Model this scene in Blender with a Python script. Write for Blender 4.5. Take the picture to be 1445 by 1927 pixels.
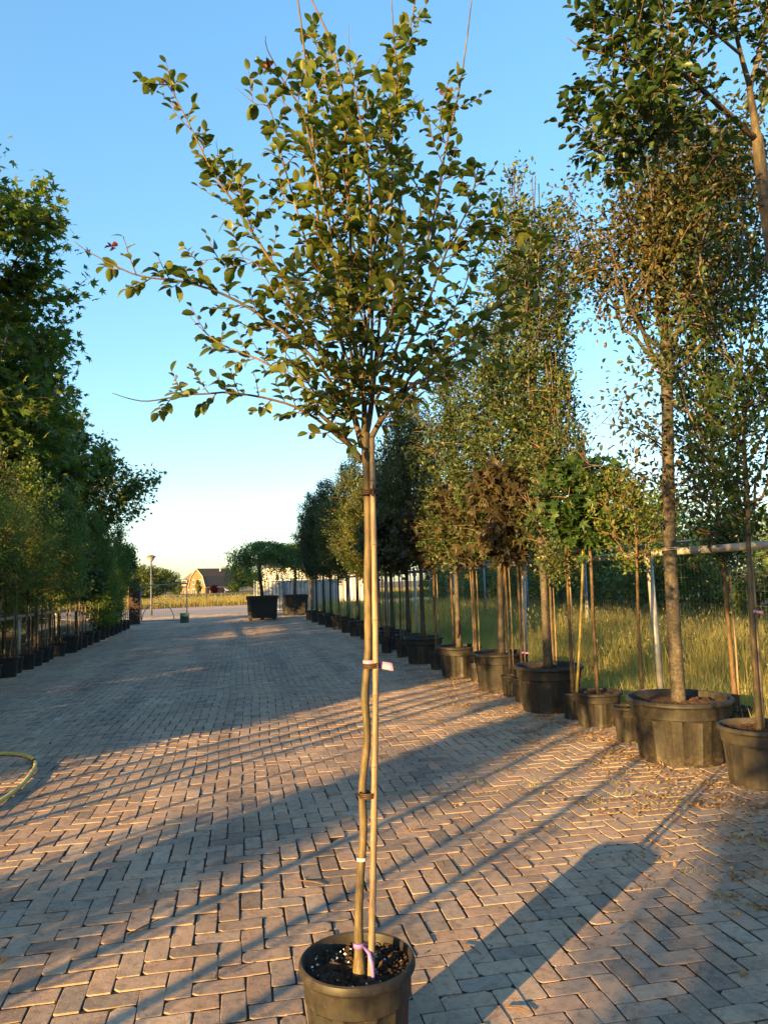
import bpy, math, random
import numpy as np
from mathutils import Matrix, Vector
PI = math.pi
scene = bpy.context.scene
COL = scene.collection
for o in list(bpy.data.objects):
    bpy.data.objects.remove(o)

# ------------------------------------------------------------------ camera
PW, PH, FPX, CAMH = 1445.0, 1927.0, 1400.0, 1.60
yaw, pitch, roll = math.radians(11.0), math.radians(5.3), math.radians(1.8)
FW = np.array([math.sin(yaw)*math.cos(pitch), math.cos(yaw)*math.cos(pitch), math.sin(pitch)])
R0 = np.array([math.cos(yaw), -math.sin(yaw), 0.0]); U0 = np.cross(R0, FW)
RT = R0*math.cos(roll) - U0*math.sin(roll); UP = U0*math.cos(roll) + R0*math.sin(roll)
CAM = np.array([0.0, 0.0, CAMH])
cd = bpy.data.cameras.new('camera'); cam = bpy.data.objects.new('camera', cd); COL.objects.link(cam)
cam.matrix_world = Matrix([[RT[0], UP[0], -FW[0], CAM[0]], [RT[1], UP[1], -FW[1], CAM[1]], [RT[2], UP[2], -FW[2], CAM[2]], [0, 0, 0, 1]])
cd.sensor_fit = 'VERTICAL'; cd.sensor_height = 24.0; cd.lens = 24.0*FPX/PH
cd.clip_start = 0.05; cd.clip_end = 3000.0
scene.camera = cam

# ------------------------------------------------------------------ sky, sun, exposure
SUN_AZ, SUN_EL = math.radians(48.0), math.radians(9.3)      # heading of the light (from +Y towards +X), height of the sun
world = bpy.data.worlds.new('World'); scene.world = world; world.use_nodes = True
wn = world.node_tree
sky = wn.nodes.new('ShaderNodeTexSky'); sky.sky_type = 'NISHITA'; sky.sun_disc = False
sky.sun_elevation = SUN_EL; sky.sun_rotation = SUN_AZ + PI
sky.altitude = 0; sky.air_density = 1.0; sky.dust_density = 1.0; sky.ozone_density = 2.4
bg = wn.nodes['Background']; bg.inputs['Strength'].default_value = 0.120
hs = wn.nodes.new('ShaderNodeHueSaturation'); hs.inputs['Saturation'].default_value = 1.4
gmn = wn.nodes.new('ShaderNodeGamma'); gmn.inputs['Gamma'].default_value = 0.65
wn.links.new(sky.outputs[0], gmn.inputs['Color']); wn.links.new(gmn.outputs[0], hs.inputs['Color']); wn.links.new(hs.outputs[0], bg.inputs['Color'])
sd = bpy.data.lights.new('sun', 'SUN'); sun = bpy.data.objects.new('sun', sd); COL.objects.link(sun)
sd.energy = 4.3; sd.angle = math.radians(0.5); sd.color = (1.0, 0.60, 0.19)
ldir = Vector((math.sin(SUN_AZ)*math.cos(SUN_EL), math.cos(SUN_AZ)*math.cos(SUN_EL), -math.sin(SUN_EL)))
sun.rotation_euler = ldir.to_track_quat('-Z', 'Y').to_euler()
sun.location = (-30, -30, 12)
scene.view_settings.view_transform = 'Standard'; scene.view_settings.look = 'None'
scene.view_settings.exposure = 2.5; scene.view_settings.gamma = 1.0
scene.view_settings.use_curve_mapping = False
scene.render.engine = 'CYCLES'
cy = scene.cycles
cy.use_denoising = True
cy.max_bounces = 6; cy.diffuse_bounces = 3; cy.glossy_bounces = 2; cy.transmission_bounces = 4; cy.transparent_max_bounces = 4
cy.caustics_reflective = False; cy.caustics_refractive = False
cy.sample_clamp_indirect = 6.0

# ------------------------------------------------------------------ helpers
def ray(x, y):
    return FW + RT*((x-PW/2)/FPX) - UP*((y-PH/2)/FPX)
def gnd(x, y, z=0.0):
    d = ray(x, y); return CAM + d*((z-CAMH)/d[2])
def atY(x, y, Y):
    d = ray(x, y); return CAM + d*(Y/d[1])
def proj(p):
    v = np.asarray(p, float) - CAM; z = v@FW
    return np.stack([PW/2 + FPX*(v@RT)/z, PH/2 - FPX*(v@UP)/z, z], -1)

def nrm(v):
    v = np.asarray(v, float); return v/np.maximum(np.linalg.norm(v, axis=-1, keepdims=True), 1e-9)

class MB:
    """collects vertices and faces of one mesh"""
    def __init__(s): s.V = []; s.n = 0; s.F = []; s.M = []
    def add(s, V, faces, mat=0):
        V = np.asarray(V, float).reshape(-1, 3); s.V.append(V)
        for f in faces:
            f = np.asarray(f, int)
            if f.ndim == 1: f = f[None, :]
            s.F.append(f + s.n); s.M.append(np.full(len(f), mat))
        s.n += len(V); return s
    def box(s, c, size, rot=None, mat=0):
        x, y, z = np.array(size)/2
        V = np.array([[-x,-y,-z],[x,-y,-z],[x,y,-z],[-x,y,-z],[-x,-y,z],[x,-y,z],[x,y,z],[-x,y,z]])
        if rot is not None: V = V@np.array(Matrix.Rotation(rot, 3, 'Z')).T
        return s.add(V + np.array(c), [np.array([[0,3,2,1],[4,5,6,7],[0,1,5,4],[1,2,6,5],[2,3,7,6],[3,0,4,7]])], mat)
    def tube(s, pts, rad, n=6, mat=0, cap=True):
        P = np.asarray(pts, float); k = len(P)
        rad = np.broadcast_to(np.asarray(rad, float), (k,))
        T = nrm(np.gradient(P, axis=0))
        ref = np.array([0, 0, 1.0]) if abs(T[:, 2]).max() < 0.9 else (np.array([1.0, 0.07, 0]) if abs(T[:, 0]).max() < 0.9 else np.array([0.05, 1.0, 0.3]))
        A = nrm(np.cross(T, ref)); B = np.cross(T, A)
        a = np.arange(n)*2*PI/n
        V = P[:, None] + rad[:, None, None]*(A[:, None]*np.cos(a)[None, :, None] + B[:, None]*np.sin(a)[None, :, None])
        i = np.arange(k-1)[:, None]*n; j = np.arange(n)[None, :]; j2 = (j+1) % n
        F = np.stack([i+j, i+n+j, i+n+j2, i+j2], -1).reshape(-1, 4)
        fs = [F]
        if cap: fs += [np.arange(n), (k-1)*n + np.arange(n)[::-1]]
        return s.add(V.reshape(-1, 3), fs, mat)
    def lathe(s, prof, n=32, c=(0,0,0), mod=None, mat=0, capb=True, capt=False):
        P = np.asarray(prof, float); k = len(P); a = np.arange(n)*2*PI/n
        r = P[:, 0][:, None]*np.ones(n)[None, :]
        if mod is not None: r = r*mod(P[:, 1][:, None], a[None, :])
        V = np.stack([r*np.cos(a), r*np.sin(a), P[:, 1][:, None]*np.ones(n)], -1).reshape(-1, 3) + np.array(c)
        i = np.arange(k-1)[:, None]*n; j = np.arange(n)[None, :]; j2 = (j+1) % n
        fs = [np.stack([i+j, i+j2, i+n+j2, i+n+j], -1).reshape(-1, 4)]
        if capb: fs.append(np.arange(n)[::-1])
        if capt: fs.append((k-1)*n + np.arange(n))
        return s.add(V, fs, mat)
    def leaves(s, tpl, pos, d, nr, size, mat=0):
        """many copies of one leaf template, y along the leaf, z its upper side"""
        tv, tf = tpl; N = len(pos)
        if N == 0: return s
        y = nrm(d); z = nr - y*np.sum(nr*y, -1, keepdims=True); z = nrm(z); x = np.cross(y, z)
        V = pos[:, None] + np.asarray(size).reshape(-1, 1, 1)*(tv[None, :, 0:1]*x[:, None] + tv[None, :, 1:2]*y[:, None] + tv[None, :, 2:3]*z[:, None])
        off = (np.arange(N)*len(tv))[:, None, None]
        return s.add(V.reshape(-1, 3), [(np.asarray(f)[None] + off).reshape(-1, np.asarray(f).shape[1]) for f in tf], mat)
    def mesh(s, name, smooth=False):
        me = bpy.data.meshes.new(name)
        V = np.concatenate(s.V) if s.V else np.zeros((0, 3))
        me.vertices.add(len(V)); me.vertices.foreach_set('co', V.ravel())
        loops = np.concatenate([f.ravel() for f in s.F]); tot = np.concatenate([np.full(len(f), f.shape[1]) for f in s.F])
        me.loops.add(len(loops)); me.loops.foreach_set('vertex_index', loops)
        me.polygons.add(len(tot)); me.polygons.foreach_set('loop_start', np.concatenate([[0], np.cumsum(tot)[:-1]]))
        me.polygons.foreach_set('material_index', np.concatenate(s.M))
        me.update(calc_edges=True)
        me.polygons.foreach_set('use_smooth', np.full(len(tot), smooth))
        return me
    def build(s, name, mats, parent=None, smooth=False, loc=None):
        me = s.mesh(name, smooth)
        for m in (mats if isinstance(mats, (list, tuple)) else [mats]): me.materials.append(m)
        return link(name, me, parent, loc)

def link(name, data, parent=None, loc=None, rot=None, scale=None):
    o = bpy.data.objects.new(name, data); COL.objects.link(o)
    if parent: o.parent = parent
    if loc is not None: o.location = Vector([float(v) for v in loc])
    if rot is not None: o.rotation_euler = rot
    if scale is not None: o.scale = scale if hasattr(scale, '__len__') else (scale,)*3
    return o
def tag(o, label, cat, group=None, kind=None):
    o['label'] = label; o['category'] = cat
    if group: o['group'] = group
    if kind: o['kind'] = kind
    return o
def thing(name, label, cat, loc=(0,0,0), group=None, rz=0.0):
    return tag(link(name, None, None, loc, (0, 0, rz)), label, cat, group)
def copy_tree(o, parent=None):
    c = o.copy(); COL.objects.link(c); c.parent = parent
    for ch in o.children: copy_tree(ch, c)
    return c
def bez(a, b, c, n=6):
    t = np.linspace(0, 1, n)[:, None]; a, b, c = (np.asarray(v, float) for v in (a, b, c))
    return a*(1-t)**2 + 2*b*t*(1-t) + c*t*t
def smoothline(pts, n):
    P = np.asarray(pts, float); k = len(P); t = np.linspace(0, k-1, n); out = []
    for u in t:
        i = min(int(u), k-2); f = u-i
        p0, p1, p2, p3 = P[max(i-1, 0)], P[i], P[i+1], P[min(i+2, k-1)]
        out.append(0.5*((2*p1) + (p2-p0)*f + (2*p0-5*p1+4*p2-p3)*f*f + (3*p1-p0-3*p2+p3)*f**3))
    return np.array(out)

# ------------------------------------------------------------------ materials
def newmat(name):
    m = bpy.data.materials.new(name); m.use_nodes = True
    return m, m.node_tree, m.node_tree.nodes['Principled BSDF']
def N(nt, typ, **kw):
    n = nt.nodes.new(typ)
    for k, v in kw.items(): setattr(n, k, v)
    return n
def ramp(nt, fac, stops):
    r = N(nt, 'ShaderNodeValToRGB'); e = r.color_ramp.elements
    while len(e) < len(stops): e.new(0.5)
    for i, (p, c) in enumerate(stops): e[i].position = p; e[i].color = (*c, 1)
    nt.links.new(fac, r.inputs[0]); return r.outputs[0]
def noise(nt, scale, detail=3, rough=0.6, coord='pos', stretch=None):
    t = N(nt, 'ShaderNodeTexNoise'); t.inputs['Scale'].default_value = scale; t.inputs['Detail'].default_value = detail; t.inputs['Roughness'].default_value = rough
    src = N(nt, 'ShaderNodeNewGeometry').outputs['Position'] if coord == 'pos' else N(nt, 'ShaderNodeTexCoord').outputs['Object']
    if stretch:
        mp = N(nt, 'ShaderNodeMapping'); mp.inputs['Scale'].default_value = stretch; nt.links.new(src, mp.inputs[0]); src = mp.outputs[0]
    nt.links.new(src, t.inputs['Vector']); return t.outputs['Fac']
def mixc(nt, fac, a, b, mode='MIX'):
    m = N(nt, 'ShaderNodeMix', data_type='RGBA', blend_type=mode)
    for s, v in ((m.inputs[0], fac), (m.inputs[6], a), (m.inputs[7], b)):
        if hasattr(v, 'node'): nt.links.new(v, s)
        else: s.default_value = (*v, 1) if hasattr(v, '__len__') else v
    return m.outputs[2]
def math_(nt, op, a, b=None, c=None):
    m = N(nt, 'ShaderNodeMath', operation=op)
    for i, v in enumerate((a, b, c)):
        if v is None: continue
        if hasattr(v, 'node'): nt.links.new(v, m.inputs[i])
        else: m.inputs[i].default_value = v
    return m.outputs[0]
def rnd(nt):
    g = N(nt, 'ShaderNodeNewGeometry'); oi = N(nt, 'ShaderNodeObjectInfo')
    return math_(nt, 'FRACT', math_(nt, 'ADD', g.outputs['Random Per Island'], math_(nt, 'MULTIPLY', oi.outputs['Random'], 7.31)))
def bump(nt, p, h, strength, dist):
    b = N(nt, 'ShaderNodeBump'); b.inputs['Strength'].default_value = strength; b.inputs['Distance'].default_value = dist
    nt.links.new(h, b.inputs['Height']); nt.links.new(b.outputs[0], p.inputs['Normal'])
def simple(name, c1, c2, scale=20, rough=0.7, bstr=0.3, bdist=0.004, coord='obj', stretch=None, spec=0.3, metal=0.0):
    m, nt, p = newmat(name); f = noise(nt, scale, 4, 0.65, coord, stretch)
    nt.links.new(ramp(nt, f, [(0.3, c1), (0.7, c2)]), p.inputs['Base Color'])
    p.inputs['Roughness'].default_value = rough; p.inputs['Specular IOR Level'].default_value = spec; p.inputs['Metallic'].default_value = metal
    if bstr: bump(nt, p, f, bstr, bdist)
    return m
def leafmat(name, cols, trans=0.3, rough=0.45, tcol=None, spec=0.4):
    m, nt, p = newmat(name)
    c = ramp(nt, rnd(nt), [(i/(len(cols)-1), k) for i, k in enumerate(cols)])
    big = noise(nt, 1.3, 2, 0.5)
    c = mixc(nt, 1.0, c, ramp(nt, big, [(0.3, (0.72, 0.75, 0.75)), (0.7, (1.2, 1.15, 1.0))]), 'MULTIPLY')
    nt.links.new(c, p.inputs['Base Color']); p.inputs['Roughness'].default_value = rough; p.inputs['Specular IOR Level'].default_value = spec*.75
    tr = N(nt, 'ShaderNodeBsdfTranslucent'); nt.links.new(mixc(nt, 1.0, c, tcol or (1.5, 1.5, 0.6), 'MULTIPLY'), tr.inputs['Color'])
    mx = N(nt, 'ShaderNodeMixShader'); mx.inputs[0].default_value = trans
    out = nt.nodes['Material Output']
    nt.links.new(p.outputs[0], mx.inputs[1]); nt.links.new(tr.outputs[0], mx.inputs[2]); nt.links.new(mx.outputs[0], out.inputs['Surface'])
    return m

M = {}
def mk_brick():
    m, nt, p = newmat('concrete_brick')
    c = ramp(nt, rnd(nt), [(0.0, (0.205, 0.165, 0.135)), (0.12, (0.30, 0.215, 0.16)), (0.3, (0.35, 0.255, 0.188)), (0.5, (0.32, 0.25, 0.195)), (0.68, (0.38, 0.275, 0.20)), (0.85, (0.25, 0.205, 0.17)), (0.94, (0.40, 0.315, 0.245)), (1.0, (0.17, 0.145, 0.125))])
    st = noise(nt, 1.1, 4, 0.7)
    c = mixc(nt, 1.0, c, ramp(nt, st, [(0.3, (0.82, 0.80, 0.77)), (0.7, (1.20, 1.14, 1.06))]), 'MULTIPLY')
    trk_ = noise(nt, 1.0, 3, 0.6, 'pos', (1.6, .10, 1)); c = mixc(nt, 1.0, c, ramp(nt, trk_, [(0.36, (0.74, 0.75, 0.77)), (0.56, (1.05, 1.04, 1.02))]), 'MULTIPLY')
    spot = noise(nt, 7.0, 4, 0.7); c = mixc(nt, 1.0, c, ramp(nt, spot, [(0.28, (0.55, 0.53, 0.50)), (0.42, (1, 1, 1))]), 'MULTIPLY')
    mid = noise(nt, 26, 5, 0.75)
    c = mixc(nt, 1.0, c, ramp(nt, mid, [(0.32, (0.62, 0.60, 0.58)), (0.5, (1, 1, 1)), (0.72, (1.16, 1.13, 1.08))]), 'MULTIPLY')
    v = N(nt, 'ShaderNodeTexVoronoi'); v.inputs['Scale'].default_value = 75
    nt.links.new(N(nt, 'ShaderNodeNewGeometry').outputs['Position'], v.inputs['Vector'])
    sp = math_(nt, 'MULTIPLY', math_(nt, 'LESS_THAN', v.outputs['Distance'], 0.22), math_(nt, 'GREATER_THAN', N_sep(nt, v.outputs['Color']), 0.72))
    c = mixc(nt, math_(nt, 'MULTIPLY', sp, 0.3), c, (0.55, 0.50, 0.45))
    pit = math_(nt, 'LESS_THAN', noise(nt, 130, 2, 0.5), 0.32)
    c = mixc(nt, math_(nt, 'MULTIPLY', pit, 0.5), c, (0.06, 0.05, 0.045))
    # sand and crumbled litter lying near the edges of the yard
    sx = N(nt, 'ShaderNodeSeparateXYZ'); nt.links.new(N(nt, 'ShaderNodeNewGeometry').outputs['Position'], sx.inputs[0])
    edge = math_(nt, 'MAXIMUM', math_(nt, 'SUBTRACT', sx.outputs[0], 1.9), math_(nt, 'SUBTRACT', -2.7, sx.outputs[0]))
    dirt = math_(nt, 'MULTIPLY', math_(nt, 'MINIMUM', math_(nt, 'MAXIMUM', math_(nt, 'MULTIPLY', edge, 0.6), 0.0), 0.75), ramp_f(nt, noise(nt, 2.6, 5, 0.75), 0.42, 0.62))
    c = mixc(nt, dirt, c, (0.36, 0.29, 0.21))
    nt.links.new(c, p.inputs['Base Color']); p.inputs['Roughness'].default_value = 0.82; p.inputs['Specular IOR Level'].default_value = 0.35
    h = math_(nt, 'ADD', noise(nt, 160, 3, 0.7), math_(nt, 'MULTIPLY', mid, 1.5))
    bump(nt, p, h, 0.55, 0.003)
    return m
def N_sep(nt, col):
    s = N(nt, 'ShaderNodeSeparateColor'); nt.links.new(col, s.inputs[0]); return s.outputs[0]
def ramp_f(nt, f, a, b):
    mr = N(nt, 'ShaderNodeMapRange'); mr.inputs[1].default_value = a; mr.inputs[2].default_value = b; nt.links.new(f, mr.inputs[0]); return mr.outputs[0]
M['brick'] = mk_brick()
M['joint'] = simple('joint_dirt', (0.014, 0.010, 0.007), (0.042, 0.030, 0.019), 90, 0.95, 0.8, 0.006, 'pos')
M['soil'] = simple('potting_soil', (0.012, 0.007, 0.004), (0.075, 0.040, 0.020), 55, 0.95, 1.0, 0.02, 'pos')
M['dryground'] = simple('bare_ground', (0.07, 0.05, 0.03), (0.16, 0.115, 0.07), 3, 0.95, 0.5, 0.03, 'pos')
M['yard_far'] = simple('yard_far', (0.19, 0.17, 0.16), (0.27, 0.23, 0.21), 4, 0.85, 0.2, 0.003, 'pos')
M['road'] = simple('road_pink', (0.26, 0.20, 0.18), (0.34, 0.27, 0.24), 3, 0.85, 0.2, 0.003, 'pos')
def mk_pot():
    m, nt, p = newmat('pot_plastic')
    f = noise(nt, 9, 5, 0.7, 'obj'); g = noise(nt, 60, 3, 0.6, 'obj', (1, 1, 0.12))
    c = ramp(nt, f, [(0.3, (0.010, 0.010, 0.011)), (0.6, (0.018, 0.0175, 0.017)), (0.82, (0.050, 0.043, 0.034))])
    c = mixc(nt, 1.0, c, ramp(nt, g, [(0.35, (0.75, 0.75, 0.75)), (0.7, (1.3, 1.25, 1.2))]), 'MULTIPLY')
    sz = N(nt, 'ShaderNodeSeparateXYZ'); nt.links.new(N(nt, 'ShaderNodeTexCoord').outputs['Object'], sz.inputs[0])
    mud = math_(nt, 'MULTIPLY', ramp_f(nt, noise(nt, 22, 5, 0.75, 'obj'), 0.44, 0.66), math_(nt, 'MAXIMUM', math_(nt, 'SUBTRACT', 0.75, math_(nt, 'MULTIPLY', sz.outputs[2], 5.0)), 0.12))
    c = mixc(nt, mud, c, (0.11, 0.085, 0.055))
    scr = math_(nt, 'GREATER_THAN', noise(nt, 40, 2, 0.5, 'obj', (1, 1, 3.0)), 0.70); c = mixc(nt, math_(nt, 'MULTIPLY', scr, 0.35), c, (0.12, 0.11, 0.10))
    nt.links.new(c, p.inputs['Base Color']); p.inputs['Specular IOR Level'].default_value = 0.32
    nt.links.new(math_(nt, 'ADD', math_(nt, 'MULTIPLY', f, 0.3), 0.42), p.inputs['Roughness'])
    bump(nt, p, g, 0.15, 0.002)
    return m
M['pot'] = mk_pot()
M['potgrey'] = simple('pot_plastic_dusty', (0.022, 0.021, 0.019), (0.06, 0.052, 0.040), 8, 0.6, 0.1, 0.002)
def mk_bark(name, c1, c2, c3, sc=18, stretch=(1, 1, 0.16), rough=0.75, bst=0.5, bd=0.004):
    m, nt, p = newmat(name); f = noise(nt, sc, 5, 0.7, 'obj', stretch); g = noise(nt, 6, 4, 0.65, 'obj')
    c = ramp(nt, f, [(0.28, c1), (0.52, c2), (0.75, c3)])
    c = mixc(nt, 1.0, c, ramp(nt, g, [(0.32, (0.58, 0.62, 0.58)), (0.68, (1.25, 1.18, 1.1))]), 'MULTIPLY')
    nt.links.new(c, p.inputs['Base Color']); p.inputs['Roughness'].default_value = rough; p.inputs['Specular IOR Level'].default_value = 0.3
    bump(nt, p, f, bst, bd); return m
M['bark_main'] = mk_bark('bark_smooth_tan', (0.040, 0.032, 0.020), (0.095, 0.074, 0.042), (0.165, 0.132, 0.086), 95, (1, 1, 0.14), 0.65, 0.6, 0.002)
M['bark_grey'] = mk_bark('bark_grey', (0.022, 0.020, 0.017), (0.060, 0.053, 0.044), (0.155, 0.14, 0.12), 55, (.8, .8, 0.9))
M['bark_brown'] = mk_bark('bark_brown', (0.035, 0.024, 0.015), (0.095, 0.064, 0.038), (0.17, 0.12, 0.075), 60, (1, 1, 0.2))
M['twig'] = simple('twig_bark', (0.065, 0.035, 0.022), (0.16, 0.095, 0.06), 30, 0.7, 0.2)
M['cane'] = mk_bark('bamboo_cane', (0.095, 0.066, 0.042), (0.195, 0.148, 0.10), (0.27, 0.22, 0.165), 170, (1, 1, 0.035), 0.5, 0.3, 0.001)
M['cane_green'] = mk_bark('bamboo_yellow', (0.10, 0.085, 0.028), (0.18, 0.15, 0.05), (0.25, 0.21, 0.09), 120, (1, 1, 0.04), 0.45, 0.15, 0.001)
M['tie'] = simple('rubber_tie', (0.03, 0.016, 0.010), (0.055, 0.03, 0.018), 40, 0.55, 0.1)
M['pink'] = simple('pink_label', (0.46, 0.19, 0.32), (0.52, 0.24, 0.38), 20, 0.5, 0.0)
M['purple'] = simple('purple_ribbon', (0.17, 0.10, 0.34), (0.23, 0.15, 0.42), 20, 0.5, 0.0)
M['white'] = simple('white_plastic', (0.46, 0.46, 0.45), (0.54, 0.54, 0.53), 20, 0.5, 0.0)
M['perlite'] = simple('perlite', (0.55, 0.53, 0.48), (0.75, 0.73, 0.68), 60, 0.9, 0.2)
M['galv'] = simple('galvanised_pipe', (0.30, 0.29, 0.27), (0.46, 0.45, 0.42), 12, 0.5, 0.1, 0.002, spec=0.5, metal=0.25)
M['galv_dark'] = simple('dull_steel_tube', (0.16, 0.19, 0.22), (0.26, 0.29, 0.32), 12, 0.5, 0.1, 0.002, spec=0.5, metal=0.3)
M['lamp_post'] = simple('lamp_post_paint', (0.07, 0.075, 0.08), (0.11, 0.115, 0.12), 12, 0.5, 0.0)
M['wire'] = simple('fence_wire', (0.10, 0.13, 0.13), (0.16, 0.19, 0.19), 12, 0.5, 0.0, metal=0.3)
M['wire_green'] = simple('green_fence_wire', (0.012, 0.035, 0.022), (0.025, 0.055, 0.035), 12, 0.5, 0.0)
M['rope'] = simple('rope_tie', (0.30, 0.24, 0.15), (0.45, 0.37, 0.26), 60, 0.9, 0.3)
M['hose'] = simple('yellow_hose', (0.46, 0.36, 0.09), (0.60, 0.48, 0.16), 14, 0.5, 0.1)
M['black'] = simple('black_rubber', (0.012, 0.012, 0.012), (0.03, 0.03, 0.03), 20, 0.5, 0.0)
M['darkbrick'] = simple('pillar_brick', (0.035, 0.026, 0.024), (0.085, 0.055, 0.045), 30, 0.8, 0.3)
M['green_box'] = simple('green_box_paint', (0.012, 0.05, 0.05), (0.02, 0.07, 0.068), 10, 0.5, 0.05)
M['housebrick'] = simple('house_brick', (0.17, 0.080, 0.048), (0.25, 0.125, 0.075), 3, 0.85, 0.2)
M['rooftile'] = simple('roof_tile', (0.075, 0.062, 0.055), (0.13, 0.105, 0.09), 5, 0.75, 0.3)
M['cream'] = simple('cream_paint', (0.34, 0.29, 0.19), (0.40, 0.35, 0.24), 5, 0.6, 0.0)
M['glass'] = simple('window_glass', (0.03, 0.04, 0.05), (0.06, 0.075, 0.09), 3, 0.1, 0.0, spec=0.6)
M['sheet'] = simple('pale_sheet_metal', (0.30, 0.32, 0.33), (0.38, 0.40, 0.41), 2, 0.5, 0.05, spec=0.4)
M['whitewall'] = simple('white_hall', (0.42, 0.43, 0.44), (0.50, 0.51, 0.52), 2, 0.6, 0.0)
M['lampglass'] = simple('lamp_glass', (0.22, 0.22, 0.21), (0.28, 0.28, 0.27), 8, 0.2, 0.0, spec=0.6)
# foliage
M['lf_main'] = leafmat('leaf_main', [(0.040, 0.066, 0.018), (0.080, 0.120, 0.028), (0.115, 0.155, 0.036), (0.16, 0.175, 0.044), (0.060, 0.095, 0.026)], 0.36, 0.38)
M['lf_red'] = leafmat('leaf_red_tip', [(0.10, 0.022, 0.016), (0.14, 0.035, 0.022)], 0.3, 0.4, (1.5, 1.0, 0.8))
M['lf_bigopen'] = leafmat('leaf_big_open', [(0.022, 0.038, 0.016), (0.040, 0.056, 0.021), (0.066, 0.066, 0.026), (0.095, 0.070, 0.030)], 0.3, 0.45)
M['lf_near'] = leafmat('leaf_near', [(0.022, 0.046, 0.016), (0.036, 0.068, 0.021), (0.055, 0.09, 0.026)], 0.28, 0.38)
M['lf_holm'] = leafmat('leaf_holm', [(0.020, 0.042, 0.017), (0.036, 0.064, 0.023), (0.052, 0.082, 0.028), (0.075, 0.090, 0.036)], 0.2, 0.45)
M['lf_bronze'] = leafmat('leaf_bronze', [(0.036, 0.036, 0.018), (0.060, 0.054, 0.024), (0.090, 0.066, 0.030), (0.034, 0.050, 0.020)], 0.3, 0.45, (1.5, 1.15, 0.6))
M['lf_purple'] = leafmat('leaf_purple_maple', [(0.022, 0.022, 0.016), (0.040, 0.036, 0.021), (0.070, 0.058, 0.029)], 0.25, 0.45, (1.5, 1.0, 0.6))
M['lf_maple'] = leafmat('leaf_green_maple', [(0.016, 0.042, 0.013), (0.026, 0.062, 0.017), (0.040, 0.080, 0.022)], 0.33, 0.45)
M['lf_yellow'] = leafmat('leaf_yellow_green', [(0.065, 0.085, 0.022), (0.11, 0.125, 0.030), (0.16, 0.16, 0.045)], 0.35, 0.5)
M['lf_plane'] = leafmat('leaf_plane', [(0.040, 0.085, 0.026), (0.068, 0.125, 0.034), (0.10, 0.15, 0.040), (0.15, 0.155, 0.045)], 0.42, 0.45)
M['lf_feather'] = leafmat('leaf_feathery', [(0.09, 0.145, 0.040), (0.13, 0.18, 0.048), (0.17, 0.19, 0.06)], 0.42, 0.5)
M['lf_hedge'] = leafmat('leaf_hedge', [(0.065, 0.135, 0.042), (0.10, 0.18, 0.052), (0.14, 0.21, 0.062)], 0.42, 0.5)
M['lf_far'] = leafmat('leaf_far', [(0.045, 0.075, 0.022), (0.07, 0.105, 0.03), (0.10, 0.13, 0.04)], 0.3, 0.5)
M['grass'] = leafmat('grass_blade', [(0.19, 0.22, 0.09), (0.28, 0.285, 0.12), (0.37, 0.34, 0.17), (0.45, 0.38, 0.22)], 0.5, 0.5)
M['goldgrass'] = leafmat('dry_grass', [(0.13, 0.13, 0.05), (0.20, 0.175, 0.07), (0.25, 0.21, 0.10)], 0.4, 0.6)
M['litter'] = leafmat('dry_litter', [(0.16, 0.085, 0.03), (0.28, 0.16, 0.06), (0.36, 0.24, 0.10)], 0.15, 0.7, (1.2, 1, 0.7))
M['daisy'] = simple('flower_white', (0.7, 0.7, 0.62), (0.8, 0.8, 0.74), 5, 0.6, 0.0)

# ------------------------------------------------------------------ leaf templates
def tp(v, f): return (np.array(v, float), f)
T_SMALL = tp([(0,0,0), (0.27,0.45,0.07), (0,1,0), (-0.27,0.45,0.07)], [[[0,1,2],[0,2,3]]])
T_LANCE = tp([(0,0,0), (0.15,0.4,0.05), (0,1,-0.08), (-0.15,0.4,0.05)], [[[0,1,2],[0,2,3]]])
def oval(fold=0.12, curl=0.15, w=0.33, skew=0.0):
    z = lambda y: -curl*y*y
    v = [(0,0,0), (w*0.80,0.22,z(.22)+fold*.7), (w*1.06,0.52,z(.52)+fold), (w*0.80,0.80,z(.8)+fold*.6), (skew,1.0,z(1.0)),
         (-w*0.80,0.80,z(.8)+fold*.6), (-w*1.06,0.52,z(.52)+fold), (-w*0.80,0.22,z(.22)+fold*.7), (0,0.22,z(.22)), (skew*.3,0.52,z(.52)), (skew*.6,0.80,z(.8))]
    return tp(v, [[[0,1,8],[0,8,7],[3,4,10],[10,4,5]], [[8,1,2,9],[9,2,3,10],[7,8,9,6],[6,9,10,5]]])
T_OVALS = [oval(.12,.10,.29), oval(.18,.25,.28), oval(.08,.34,.31), oval(.22,.15,.25), oval(.14,.42,.29,.05), oval(.16,-.05,.30,-.05)]
def maple(droop=0.25):
    ang = [-150,-112,-84,-62,-38,-18,0,18,38,62,84,112,150]; rr = [.42,.62,.34,.86,.40,.46,1.0,.46,.40,.86,.34,.62,.42]
    v = [(0,0.32,0)]
    for a, r in zip(ang, rr):
        x = math.sin(math.radians(a))*r*.62; y = .32 + math.cos(math.radians(a))*r*.68
        v.append((x, y, -droop*(x*x+(y-.32)**2)))
    return tp(v, [[[0,i+1,i] for i in range(1,13)] + [[0,1,13]]])
T_MAPLE = maple()
def star():
    v = [(0,0.3,0)]
    for a, r in zip([-150,-104,-80,-52,-28,0,28,52,80,104,150],[.3,.62,.32,.8,.34,.86,.34,.8,.32,.62,.3]):
        v.append((math.sin(math.radians(a))*r*.7, .3+math.cos(math.radians(a))*r*.75, -.15*r*r))
    return tp(v, [[[0,i+1,i] for i in range(1,11)] + [[0,1,11]]])
T_STAR = star()

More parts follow.
